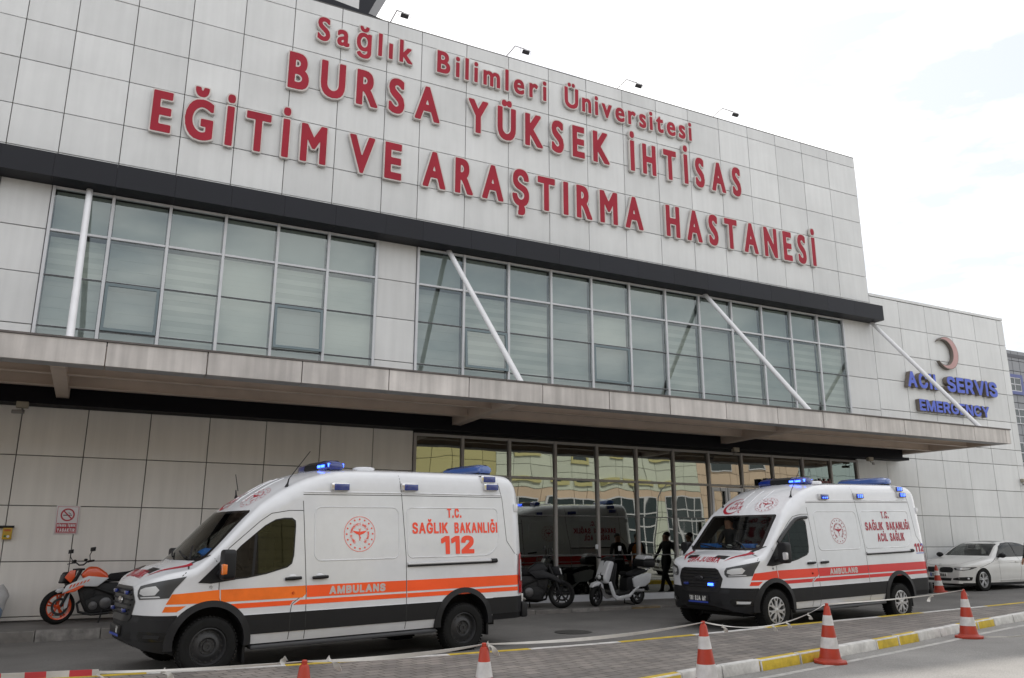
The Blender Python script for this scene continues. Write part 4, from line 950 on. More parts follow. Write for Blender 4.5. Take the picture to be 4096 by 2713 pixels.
    b.build('plate_text', pm('plate_white', (.62, .62, .6), .5), pl, smooth=0)
    b = MB()
    dc.poly(b, [(-.42, .42), (-.44, .35), (.44, .35), (.42, .42)], 'F', .005); b.build('air_intake', pm('grille_black', (.012, .012, .013), .35), root, smooth=60)
    b = MB()
    for k in (-1, 1): dc.poly(b, [(.40, k*.20), (.40, k*.46), (.52, k*.50), (.50, k*.22)][::k], 'T', .003)
    b.build('bonnet_vent', pm('grille_black', (.012, .012, .013), .35), root, smooth=60)
    b = MB()
    dc.text(b, [('AMBULANS', -.38, .38)], 'b', None, .12, .0, .004, 'T', .005, .14, .004, xf=lambda u, v: (.31+v, u))
    for k in (-1, 1):
        dc.poly(b, [(.35, k*.48), (.47, k*.60), (.64, k*.71), (.83, k*.80), (.84, k*.68), (.64, k*.62), (.46, k*.545)][::k], 'T', .004)
    b.build('bonnet_marking', pm('marking_red', (.36, .012, .03), .4), root, smooth=60)
    # wipers
    b = MB()
    for y0, y1 in ((-.45, .12), (.12, .66)):
        q = [dc.put(y0+(y1-y0)*i/6, 1.385+.012*i, 'F', .03) for i in range(7)]; b.tube([p for p in q if p], .012, 6)
    q = [dc.put(-.58, 1.37, 'F', .02), dc.put(-.40, 1.46, 'F', .05), dc.put(-.22, 1.52, 'F', .035)]; b.tube([p for p in q if p], .012, 6); b.build('wiper', BLACKP, root, smooth=60)
    # roof cap markings (slanted projection)
    b = MB(); Tf = lambda cy, cv: (lambda u, v: (cy+u, cv+v))
    emblem(dc, b, 0, 0, .225, 'W', xf=lambda u, v: (-.42+u, .42+v), h=.009, flip=False)
    Fc_ = lambda P: np.maximum(np.hypot(P[:, 0], P[:, 1])-.25, .222-np.hypot(P[:, 0]-.038, P[:, 1]-.012))
    dc.field(b, Fc_, (-.28, .28, -.28, .28), .008, 'W', xf=lambda u, v: (.36-u, .40+v))
    for tx, a, c_, z in (('ACİL', -.09, .15, .03), ('SAĞLIK', -.13, .21, -.12)): dc.text(b, [(tx, a, c_)], 'b', None, .105, z, .004, 'W', .005, .12, .004, xf=lambda u, v: (.31-u, .40+v))
    dc.field(b, lambda P: np.maximum(np.hypot(P[:, 0], P[:, 1])-.045, .036-np.hypot(P[:, 0]-.012, P[:, 1])), (-.05, .05, -.05, .05), .006, 'W', xf=lambda u, v: (.10-u, .22+v))
    b.build('roof_marking', pm('marking_red', (.36, .012, .03), .4), root, smooth=60)
    b = MB()
    for y in (-.24, 0, .24): dc.ridge(b, [(y, .30), (y*1.0, .95)], 'W', .012, closed=False)
    b.build('roof_rib', PAINT, root, smooth=60)
    # light bars, antennas, vent
    def bar(x, lit, name):
        lb = empty(name, (x, 0, ztop(x))); lb.parent = root
        z0 = -.025 if lit else -.01
        prof = [(-.15, .015), (-.14, .08), (-.06, .125), (.06, .125), (.14, .08), (.15, .015), (.11, -.03), (-.11, -.03)]
        b = MB(); n_ = len(prof); V = []
        ys_ = [-.60, -.585, -.50, -.25, .25, .50, .585, .60]; ks = [.45, .75, .95, 1, 1, .95, .75, .45]
        for y, k in zip(ys_, ks): V += [(u*k, y, z0+.02+v*k) for u, v in prof]
        F = [(i*n_+j, i*n_+(j+1) % n_, (i+1)*n_+(j+1) % n_, (i+1)*n_+j) for i in range(len(ys_)-1) for j in range(n_)]+[tuple(range(n_)), tuple(range(n_*(len(ys_)-1), n_*len(ys_)))[::-1]]
        mi = [1 if (i // n_) == 3 and lit else 0 for i in range(n_*(len(ys_)-1))]+[0, 0]
        b.v, b.f, b.m, b.t = V, F, mi, [.5]*len(F); b.build('dome', [BLUET if not lit else BLUEL, BLACKP], lb, smooth=40)
        b = MB(); b.box(-.12, .12, -.54, .54, z0-.02, z0+.004); b.build('base_plate', BLACKP, lb, bevel=.006)
        b = MB()
        for y in (-.42, .42): b.tube([(-.09, y, z0+.01), (-.10, y, -.05)], .012, 6); b.tube([(.09, y, z0+.01), (.10, y, -.05)], .012, 6)
        b.build('bracket', BLACKP if lit else SILV, lb)
        if lit:
            b = MB()
            for y in ((-.47, -.42, -.37, -.30, -.25) if v2 else (-.46, -.41, -.33, -.28)): b.box(-.158, -.10, y-.018, y+.018, z0+.04, z0+.075)
            b.box(-.12, .12, -.575, -.53, z0+.04, z0+.09)
            b.build('led', LED, lb, smooth=0)
    bar(2.82, True, 'light_bar'); bar(5.48, False, 'light_bar')
    b = MB(); z = ztop(3.45); b.lathe([(.17, -.05), (.17, .02), (.14, .035), (.001, .04)], (3.45, -.2, z), (0, 0, 1), 28); b.build('roof_vent', PAINT, root, bevel=.01)
    for y, x, ln, lean in ((-.74, 2.02, .50, .32), (.42, 1.72, .34, -.03) if not v2 else (.72, 1.75, .4, -.05)):
        b = MB(); z = dc.put(x, y, 'T', 0).z; b.lathe([(.03, 0), (.012, .05), (.008, .12)], (x, y, z-.005), (.25 if lean > 0 else -.1, 0, 1), 10); b.tube([(x+.02, y, z+.1), (x+lean, y, z+ln)], .006, 5); b.build('antenna', BLACKP, root)
    # rear doors
    b = MB()
    dc.line(b, [(0, .45), (0, 2.45)], 'B', .012, .002); dc.line(b, [(-.9, .75), (.9, .75)], 'B', .012, .002); b.build('rear_door_seam', SEAM, root, smooth=0)
    b = MB(); b.box(5.90, 6.02, -.98, .98, .37, .60); b.build('rear_bumper', BLACKP, root, bevel=.03)
    b = MB()
    for s_ in (-1, 1): b.box(5.985, 6.025, s_*.80-.05, s_*.80+.05, .60, .72)
    b.build('rear_reflector', CLEARL, root, bevel=.006)
    b = MB(); dc.text(b, [('112', .30, .86)], 'b', .7, .22, 1.7, .02, 'B', .012, .1, .004)
    if v2: b.build('rear_lettering', textm, root, smooth=0)
    # underbody and cab interior
    b = MB(); b.box(.75, 5.6, -.62, .62, .26, .50); b.box(.75, 1.6, -.5, .5, .22, .4); b.tube([(3.6, -.35, .27), (4.2, -.40, .26)], .09, 10); b.tube([(4.77, -.8, .33), (4.77, .8, .33)], .07, 10); b.tube([(1.02, -.8, .33), (1.02, .8, .33)], .06, 10); b.build('underbody', pm('underbody_black', (.012, .012, .012), .9), root)
    for y in (-.48, .48):
        b = MB(); b.box(1.78, 1.92, y-.24, y+.24, 1.16, 1.72); b.box(1.80, 1.88, y-.13, y+.13, 1.73, 1.90); b.build('seat', pm('seat_cloth', (.035, .035, .04), .9), root, bevel=.04)
    b = MB(); b.lathe([(.19+.016*math.cos(a), .016*math.sin(a)) for a in np.linspace(0, 2*math.pi, 9)], (1.40, -.48, 1.33), (.55, 0, .83), 28); b.build('steering_wheel', BLACKP, root)
    return root, dc
STR1 = pm('stripe_fluorescent', (.98, .10, .012), .35, noise=(1.6, .10))
STR_FLASH = pm('stripe_flash_orange', (.98, .185, .012), .35, noise=(1.8, .25))  # front stripe pieces: glow of flash thrown back by the tape, painted into the colour
STR2 = pm('stripe_red', (.62, .022, .022), .32, noise=(1.6, .08))
TX1 = pm('letter_fluorescent', (.90, .075, .03), .4); TX2 = pm('letter_red', (.36, .012, .035), .4)
def amb_place(q):
    x, y, a, pt_, z0 = q; ca, sa = math.cos(a), math.sin(a)
    return (x-1.02*ca-.99*sa, y-1.02*sa+.99*ca, z0-pt_*1.02)
QA = (1.4273, 11.0991, .1755, .016, -.0149); QB = (10.8914, 11.265, .1079, .022, .075)
amb1, dc1 = ambulance('white ambulance with orange stripe, black steel wheels and 112 on its side', amb_place(QA), QA[2], QA[3], False, STR1, TX1)
amb2, dc2 = ambulance('white ambulance with red stripe, silver wheel covers and plate 16 ALS 187', amb_place(QB), QB[2], QB[3], True, STR2, TX2)
bpy.context.view_layer.update()
def on_dash(amb, x, y, z): return amb.matrix_world @ Vector((x, y, z))
GLV = pm('glove_box_blue', (.04, .22, .72), .5, noise=(9, .2)); WHP = pm('white_plastic', (.5, .52, .5), .4)
p = on_dash(amb1, 1.12, -.50, 1.45); rag((0, 0, 0), (.14, .18, .075), 2, 14, .3).build('plastic_bag', GLV, None, tuple(p), smooth=60, label='crumpled blue plastic bag on the dashboard of the orange striped ambulance', cat='bag')
for y, rz, lab, wd in ((.62, .3, 'light blue carton at the far side of the dashboard of the red striped ambulance', .13), (.42, -.25, 'blue glove carton lying aslant beside the other carton on the dashboard', .15), (-.42, .1, 'blue glove carton on the driver side of the dashboard behind the windscreen', .15)):
    p = on_dash(amb2, 1.13, y, 1.44); b = MB(); b.box(-.05, .05, -wd, wd, -.035, .04); b.build('carton', GLV, None, tuple(p), (0, 0, QB[2]+rz), bevel=.004, label=lab, cat='carton'); 
p = on_dash(amb2, 1.12, .06, 1.43); b = MB(); b.ball((0, 0, 0), (.05, .07, .04), 12); b.build('dashboard_device', WHP, None, tuple(p), smooth=60, label='small white device in the middle of the ambulance dashboard', cat='device')
p = on_dash(amb2, 1.16, -.66, 1.44); b = MB(); b.box(-.06, .06, -.06, .06, -.03, .02); b.build('paper_pack', WHP, None, tuple(p), bevel=.01, label='white pack of paper at the driver end of the ambulance dashboard', cat='pack')
# ------------------------------------------------------------------ white saloon car (and the silver one seen in the glass)
def saloon(lab, loc, heading, paint, plate, group=None):
    root = empty('saloon_car', loc, (0, 0, heading), label=lab, cat='car', group=group)
    cx = [0, .02, .05, .10, .30, .70, 1.10, 1.36, 1.46, 1.62, 2.02, 2.25, 2.6, 2.95, 3.3, 3.62, 3.98, 4.10, 4.35, 4.52, 4.60, 4.62]
    cz = [.42, .56, .66, .725, .80, .885, .945, .985, 1.03, 1.13, 1.335, 1.40, 1.435, 1.435, 1.405, 1.32, 1.145, 1.105, 1.09, 1.06, .98, .80]
    ztop = lambda x: float(pchip(cx, cz, np.array([x]))[0]); zbot = lambda x: .17 if x > .1 else .22
    def plan(x):
        if x < .8: return .62+.285*(1-(1-x/.8)**2.3)
        if x > 4.0: return .905-.14*((x-4.0)/.62)**2.2
        return .905
    def half(x, z):
        k = 1-.04*max(0, (.42-z)/.25) if z < .42 else 1
        if .50 < z < .82: k += .012*math.sin((z-.5)/.32*math.pi)
        if z > .86: k -= .10*(z-.86)/.12 if z < .98 else .10+.42*(z-.98)
        return plan(x)*k
    rad = lambda x: float(np.interp(x, [0, .1, .6, 1.3, 2.1, 3.4, 4.0, 4.6], [.05, .06, .10, .08, .10, .10, .09, .08])); crown = lambda x: float(np.interp(x, [0, .1, .5, 1.4, 2.2, 3.4, 4.2, 4.62], [0, .02, .045, .05, .05, .04, .03, .02]))
    xs = sorted(set(list(np.linspace(0, .15, 8))+list(np.linspace(.15, 1.3, 20))+list(np.linspace(1.3, 2.4, 20))+list(np.linspace(2.4, 4.0, 20))+list(np.linspace(4.0, 4.62, 14))))
    lv = [.20, .24, .30, .36, .42, .48, .54, .60, .66, .72, .78, .82, .86, .90, .94, .98, 1.04, 1.10, 1.16, 1.22, 1.28, 1.34]
    body = loft(xs, ztop, zbot, half, rad, crown, lv, lambda c: 1 if c.z < .225 else 0).build('body', [paint, BLACKP], root, smooth=32)
    dc = Decal(body, (.75, 0)); cut = []
    SW = [(1.66, .965), (1.70, 1.02), (2.05, 1.26), (2.30, 1.345), (2.62, 1.375), (2.95, 1.37), (3.25, 1.335), (3.52, 1.25), (3.80, 1.09), (3.84, 1.02), (3.72, .99), (2.6, .975)]
    WS = [(-.70, .995), (.70, .995), (.66, 1.12), (.565, 1.33), (.50, 1.35), (-.50, 1.35), (-.565, 1.33), (-.66, 1.12)]
    c = MB(); c.prism(SW, lambda u, v, d: (u, d, v), -1.2, 1.2); cut.append(c.build('cut', CAB, root, smooth=0))
    c = MB(); c.prism(WS, lambda u, v, d: (d, u, v), .2, 2.6); cut.append(c.build('cut', CAB, root, smooth=0))
    for x in (.77, 3.58):
        for s_ in (-1, 1):
            c = MB(); c.prism([(x+.345*math.cos(R(a)), .32+.345*math.sin(R(a))) for a in range(0, 360, 12)], lambda u, v, d: (u, d, v), s_*.62, s_*1.2); cut.append(c.build('cut', CAB, root, smooth=0))
    boolean(body, cut)
    b = MB(); dc.poly(b, WS, 'F', .004); b.build('windscreen', WGLASS, root, smooth=60)
    RS = [(-.62, 1.12), (.62, 1.12), (.52, 1.33), (-.52, 1.33)]
    b = MB(); dc.poly(b, RS, 'B', .004); b.build('rear_window', pm('dark_tint', (.012, .013, .014), .08), root, smooth=60)
    for sd_ in ('L', 'R'):
        s_ = -1 if sd_ == 'L' else 1
        b = MB(); dc.poly(b, SW, sd_, .003); dw = b.build('side_window', VGLASS, root, smooth=60)
        b = MB()
        for a, c_ in (((2.70, .98), (2.66, 1.37)), ((3.56, 1.0), (3.46, 1.28))): dc.line(b, [a, c_], sd_, .055, .006)
        dc.line(b, SW, sd_, .022, .006, closed=True); dc.poly(b, [(1.60, .955), (1.90, .965), (1.86, 1.13)], sd_, .0065); b.build('window_trim', BLACKP, dw, smooth=60)
        b = MB()
        for ln in ([(1.62, .95), (1.58, .7), (1.62, .26)], [(2.70, .97), (2.71, .6), (2.62, .27)], [(3.75, .97), (3.62, .74), (3.30, .52)], [(1.58, .27), (3.2, .27)], [(.62, .665), (1.2, .80), (1.55, .94)]): dc.line(b, ln, sd_, .009, .0015)
        b.build('panel_seam', SEAM, root, smooth=0)
        b = MB(); dc.ridge(b, [(1.15, .79), (2.2, .80), (3.4, .815), (4.3, .84)], sd_, .010, closed=False); dc.ridge(b, [(1.5, .30), (3.1, .33)], sd_, .012, closed=False); b.build('body_crease', paint, root, smooth=60)
        for x in (2.42, 3.42):
            b = MB(); p, q = dc.put(x, .82, sd_, .02), dc.put(x+.18, .825, sd_, .02); b.tube([p, q], .014, 8); b.build('door_handle', paint, root, smooth=60)
        nm = 'N'+sd_
        b = MB(); dc.poly(b, [(33, .655), (35, .60), (47, .585), (60, .61), (76, .685), (62, .685), (45, .675)], nm, .005, 0, .03); hl = b.build('headlight', LAMPD, root, smooth=60)
        b = MB(); dc.poly(b, [(38, .652), (38, .615), (48, .603), (57, .62), (62, .665), (50, .667)], nm, .009, 0, .03); b.build('reflector', LAMPG, hl, smooth=60)
        b = MB(); dc.poly(b, [(30, .36), (40, .40), (55, .41), (64, .40), (62, .31), (45, .30), (30, .32)], nm, .004, 0, .03); fg = b.build('air_intake', pm('grille_black', (.012, .012, .013), .35), root, smooth=60)
        b = MB(); p = dc.put(55, .36, nm, .008); b.ball(p, (.03, .035, .035), 12); b.build('fog_lamp', LAMPG, fg, smooth=60)
        b = MB(); y_ = s_*.24; dc.poly(b, [(y_-.19, .655), (y_-.215, .60), (y_-.19, .535), (y_-.13, .525), (y_+.13, .525), (y_+.19, .535), (y_+.215, .60), (y_+.19, .655), (y_+.1, .675), (y_-.1, .675)], 'F', .006, 0, .03); gl_ = b.build('grille', pm('grille_black', (.012, .012, .013), .35), root, smooth=60)
        b = MB()
        for k in range(-5, 6): q = [dc.put(y_+k*.034, z, 'F', .010) for z in (.54, .60, .66)]; b.tube([p for p in q if p], .006, 5)
        b.build('grille_bar', BLACKP, gl_, smooth=60)
        mr_ = empty('side_mirror', (1.66, s_*.99, 1.01)); mr_.parent = root
        b = MB(); b.ball((0, 0, 0), (.075, .115, .075), 14); b.build('mirror_housing', BLACKP, mr_, smooth=60)
        b = MB(); b.tube([(.03, -s_*.08, -.03), (.06, -s_*.22, -.06)], [.03, .035], 8); b.build('mirror_arm', BLACKP, mr_)
        for x in (.77, 3.58): wheel('wheel', root, (x, s_*.80, .325), .325, .215, s_, 'alloy', 0, .222)
        b = MB(); dc.poly(b, [(4.15, .93), (4.20, .76), (4.5, .74), (4.6, .86), (4.55, .95)], sd_, .006); b.build('tail_lamp', REDL, root, smooth=60)
    b = MB(); dc.poly(b, [(-.40, .37), (-.36, .29), (.36, .29), (.40, .37)], 'F', .004, 0, .04); dc.poly(b, [(-.55, .235), (-.50, .20), (.50, .20), (.55, .235)], 'F', .004, 0, .04); b.build('lower_grille', pm('grille_black', (.012, .012, .013), .35), root, smooth=60)
    b = MB(); p = dc.put(0, .70, 'T', 0) or Vector((.1, 0, .72)); p = dc.put(.12, 0, 'T', .004); b.lathe([(.04, 0), (.04, .006), (.001, .008)], p, (-.5, 0, .87), 20); b.build('badge', CHROME, root)
    b = MB(); dc.line(b, [(1.30, -.62), (.9, -.66), (.25, -.56), (.12, -.3), (.10, 0), (.12, .3), (.25, .56), (.9, .66), (1.30, .62)], 'T', .008, .002); b.build('bonnet_seam', SEAM, root, smooth=0)
    b = MB(); dc.poly(b, [(2.25, -.42), (2.25, .42), (2.75, .42), (2.75, -.42)], 'T', .003); b.build('sunroof', pm('dark_tint', (.012, .013, .014), .08), root, smooth=60)
    b = MB(); p = dc.put(0, .455, 'F', .01); x0 = p.x; b.box(x0-.012, x0+.03, -.26, .26, .40, .51); pl = b.build('number_plate', pm('plate_white', (.62, .62, .6), .5), root, bevel=.004)
    b = MB(); b.box(x0-.0135, x0-.0125, .215, .258, .402, .508); b.build('plate_strip', pm('plate_blue', (.03, .06, .35), .4), pl)
    b = MB()
    for wd_, a, c_ in plate:
        for ch, q in layout([(wd_, a, c_)], 'b', .7, .075, .418, .006, .12): V, fa, bd = march(seg_field(q), text_bb(q, .01), .005, .006); b.add([(x0-.014, -u, v) for u, v in V], fa)
    b.build('plate_text', pm('plate_black', (.012, .012, .012), .4), pl, smooth=0)
    b = MB(); b.box(.5, 4.2, -.58, .58, .14, .30); b.build('underbody', pm('underbody_black', (.012, .012, .012), .9), root)
    for y in (-.38, .38):
        b = MB(); b.box(2.35, 2.5, y-.24, y+.24, .9, 1.18); b.box(2.38, 2.46, y-.12, y+.12, 1.19, 1.32); b.build('seat', pm('seat_pale', (.10, .10, .10), .9), root, bevel=.04)
    return root
saloon('white saloon car parked against the wing wall behind the ambulance', (22.65, 16.66, gz(22.6)), .0445, pm('white_paint_dusty', (.64, .635, .62), .34, coat=.4, noise=(1.5, .08)), [('27', -.20, -.10), ('2864', .04, .24)])

# ------------------------------------------------------------------ motorcycles and scooter
MBLK = pm('moto_black', (.009, .009, .010), .5, spec=.3); ENG = pm('engine_metal', (.012, .012, .013), .6, spec=.3, noise=(14, .3)); OR = pm('moto_orange', (.66, .075, .012), .3, coat=.6); WH = pm('moto_white', (.56, .57, .59), .35, coat=.5, noise=(5, .08)); DG = pm('moto_graphite', (.012, .0125, .015), .5, spec=.3); SEATM = pm('seat_vinyl', (.010, .010, .011), .7, spec=.25)
def XY(u, v, d): return (u, d, v)
def slab(poly, hw, mats, name, parent, bev=.02, y0=0, taper=None):
    b = MB(); b.prism(poly, XY, y0-hw, y0+hw); return b.build(name, mats, parent, bevel=bev, seg=3)
def spoked(name, parent, loc, rad, wd, rimmat, steer=0, n=5):
    r = empty(name, loc, (0, 0, steer)); r.parent = parent; b = MB()
    b.lathe([(rad*.74, wd*.42), (rad*.86, wd*.5), (rad*.97, wd*.30), (rad, 0), (rad*.97, -wd*.30), (rad*.86, -wd*.5), (rad*.74, -wd*.42)], (0, 0, 0), (0, 1, 0), 36, closed=True); b.build('tyre', TYRE, r, smooth=50)
    b = MB(); b.lathe([(rad*.76, wd*.38), (rad*.66, wd*.30), (rad*.66, -wd*.30), (rad*.76, -wd*.38)], (0, 0, 0), (0, 1, 0), 36, closed=True)
    b.tube([(0, -wd*.5, 0), (0, wd*.5, 0)], rad*.13, 14)
    for i in range(n):
        a = 2*math.pi*i/n+.3
        for da in (-.16, .16): b.tube([(rad*.1*math.cos(a), 0, rad*.1*math.sin(a)), (rad*.68*math.cos(a+da), 0, rad*.68*math.sin(a+da))], rad*.055, 6)
    b.build('rim', rimmat, r)
    b = MB(); b.lathe([(rad*.5, -wd*.62), (rad*.5, -wd*.55), (rad*.36, -wd*.55), (rad*.36, -wd*.62)], (0, 0, 0), (0, 1, 0), 28, closed=True); b.build('brake_disc', STEEL, r)
    return r
def motorcycle(lab, loc, heading, steer, c1, c2, rimm, naked=True):
    root = empty('motorcycle', loc, (R(-4) if naked else R(5), 0, heading), label=lab, cat='motorcycle')
    spoked('wheel', root, (0, 0, .30), .30, .12, rimm, steer); spoked('wheel', root, (1.36, 0, .30), .30, .16, rimm, 0)
    fk = MB(); st = Vector((math.cos(steer), math.sin(steer), 0)); lt = Vector((-st.y, st.x, 0))
    top = Vector((.30, 0, .98))
    for k in (-1, 1): fk.tube([lt*k*.10+Vector((0, 0, .30)), lt*k*.10+Vector((.13, 0, .62)), lt*k*.10+Vector((.27, 0, .95))], [.022, .03, .03], 10)
    for z in (.70, .94): fk.obox((.16+(z-.7)*.45, 0, z), lt*.13, st*.045, (0, 0, .018))
    fk.build('fork', MBLK, root)
    b = MB(); b.prism([(-.10, .57), (.02, .63), (.16, .55), (.15, .47), (.05, .56), (-.06, .53)], XY, -.065, .065); b.prism([(.06, .55), (.16, .55), (.13, .28), (.07, .25)], XY, -.095, -.07); b.build('front_fender', WH if naked else DG, root, bevel=.012, rot=(0, 0, steer*.9))
    b = MB(); b.tube([top+lt*.38+Vector((.02, 0, .10)), top+lt*.2+Vector((0, 0, .09)), top+lt*.08+Vector((0, 0, .04)), top-lt*.08+Vector((0, 0, .04)), top-lt*.2+Vector((0, 0, .09)), top-lt*.38+Vector((.02, 0, .10))], .013, 8)
    for k in (-1, 1): b.tube([top+lt*k*.25+Vector((0, 0, .095)), top+lt*k*.38+Vector((.02, 0, .10))], .02, 10); b.tube([top+lt*k*.24+st*-.04+Vector((0, 0, .08)), top+lt*k*.38+st*-.07+Vector((0, 0, .07))], .008, 6); b.ball(top+lt*k*.2+st*-.03+Vector((0, 0, .12)), (.035, .035, .025), 10)
    hb = b.build('handlebar', MBLK, root)
    for k in (-1, 1):
        b = MB(); p = top+lt*k*.30+Vector((0, 0, .10)); q = p+lt*k*.10+Vector((-.02, 0, .20)); b.tube([p, p.lerp(q, .5)+Vector((-.03, 0, 0)), q], .009, 6); b.obox(q, lt*.065, st*.018+Vector((0, 0, .004)), (0, 0, .035)); b.build('mirror', MBLK, root, bevel=.008)
    b = MB(); c = Vector((.10, 0, .80)); b.obox(c, st*.10, lt*.085, Vector((.03, 0, .10))); b.build('headlight_cowl', MBLK if naked else DG, root, bevel=.03, seg=3)
    b = MB(); b.obox(c-st*.098+Vector((0, 0, -.01)), st*.012, lt*.065, (.012, 0, .065)); b.build('headlight', LAMPG if not naked else LAMPD, root, bevel=.008)
    if naked:
        for k in (-1, 1): slab([(.05, .80), (.13, .92), (.22, .93), (.22, .80), (.16, .70)], .015, c1, 'side_cowl', root, .01, k*.10)
    slab([(.30, .84), (.42, .99), (.58, .985), (.74, .87), (.80, .76), (.42, .72)], .145, c1, 'fuel_tank', root, .05)
    for k in (-1, 1):
        slab([(.04, .52), (.30, .64), (.60, .63), (.78, .78), (.44, .82), (.10, .66)], .02, c2, 'tank_shroud', root, .012, k*.165)
        if naked:
            slab([(.04, .51), (.26, .56), (.40, .66), (.30, .65)], .004, c1, 'shroud_stripe', root, .002, k*.188)
            b = MB()
            for i in range(6): x = .14+.055*i; b.prism([(x, .60+.022*i), (x+.03, .615+.022*i), (x+.055, .675+.018*i), (x+.025, .665+.018*i)], XY, k*.186-.003, k*.186+.003)
            b.build('shroud_graphic', c1, root)
    slab([(.70, .80), (.80, .72), (1.08, .74), (1.42, .88), (1.56, .97), (1.36, 1.0), (1.12, .90), (.80, .86)], .13, SEATM, 'seat', root, .03)
    slab([(.98, .74), (1.10, .78), (1.52, .92), (1.46, .84), (1.15, .72)], .075, c2 if not naked else MBLK, 'tail_unit', root, .015)
    b = MB(); b.prism([(1.42, .84), (1.50, .82), (1.58, .62), (1.52, .60)], XY, -.06, .06); b.build('rear_mudguard', MBLK, root, bevel=.01)
    b = MB()
    for k in (-1, 1): b.tube([(.32, k*.05, .86), (.55, k*.12, .62), (.88, k*.13, .50), (.95, k*.12, .40)], .022, 8); b.tube([(.62, k*.12, .72), (1.05, k*.10, .74), (1.40, k*.06, .84)], .016, 8); b.tube([(.90, k*.12, .42), (1.36, k*.12, .30)], [.034, .026], 8)
    b.build('frame', MBLK, root)
    b = MB(); b.prism([(.36, .56), (.50, .63), (.58, .60), (.56, .36), (.44, .34)], XY, -.12, .12); b.prism([(.42, .38), (.60, .48), (.86, .46), (.92, .34), (.84, .20), (.50, .17)], XY, -.15, .15); b.build('engine', ENG, root, bevel=.025)
    b = MB(); b.lathe([(.10, 0), (.095, .025), (.06, .035), (.001, .036)], (.76, -.15, .34), (0, -1, 0), 20); b.lathe([(.075, 0), (.07, .022), (.001, .03)], (.56, -.15, .30), (0, -1, 0), 18); b.lathe([(.10, 0), (.095, .025), (.06, .035), (.001, .036)], (.76, .15, .34), (0, 1, 0), 20); b.build('engine_cover', pm('engine_cover', (.09, .09, .095), .35, .6), root)
    slab([(.28, .60), (.46, .72), (.95, .70), (1.02, .46), (.92, .20), (.46, .16), (.36, .36)], .10, MBLK, 'engine_shroud', root, .03)
    b = MB()
    for i in range(6): b.box(.37+.012*i, .57, -.13, .13, .40+.035*i, .413+.035*i)
    b.build('cooling_fin', ENG, root)
    b = MB(); b.tube([(.40, -.04, .44), (.30, -.06, .34), (.34, -.10, .20), (.55, -.12, .15), (.85, -.13, .17)], .024, 8); b.build('exhaust_pipe', ENG, root)
    ks = 1 if not naked else 1
    b = MB(); b.tube([(.85, .13*ks, .19), (1.0, .16*ks, .24), (1.30, .19*ks, .38)], [.035, .055, .06], 14); b.build('silencer', pm('silencer', (.30, .29, .27), .35, .8), root)
    b = MB(); b.tube([(1.02, 0, .68), (1.18, 0, .38)], .02, 8)
    for i in range(7): b.lathe([(.042, 0), (.042, .012)], (1.02+.023*i, 0, .68-.043*i), (.47, 0, -.88), 14)
    b.build('shock_absorber', MBLK, root)
    b = MB(); b.tube([(.72, -.14, .24), (.68, -.26, .01)], .014, 8); b.build('side_stand', MBLK, root)
    return root
motorcycle('orange and white motorcycle with orange wheels on its stand by the left wall', (-.40, 17.28, .14), R(1), R(26), OR, WH, OR)
motorcycle('black and grey motorcycle facing right against the glass front', (9.56, 16.45, .14), R(161), R(-22), DG, DG, MBLK, False)
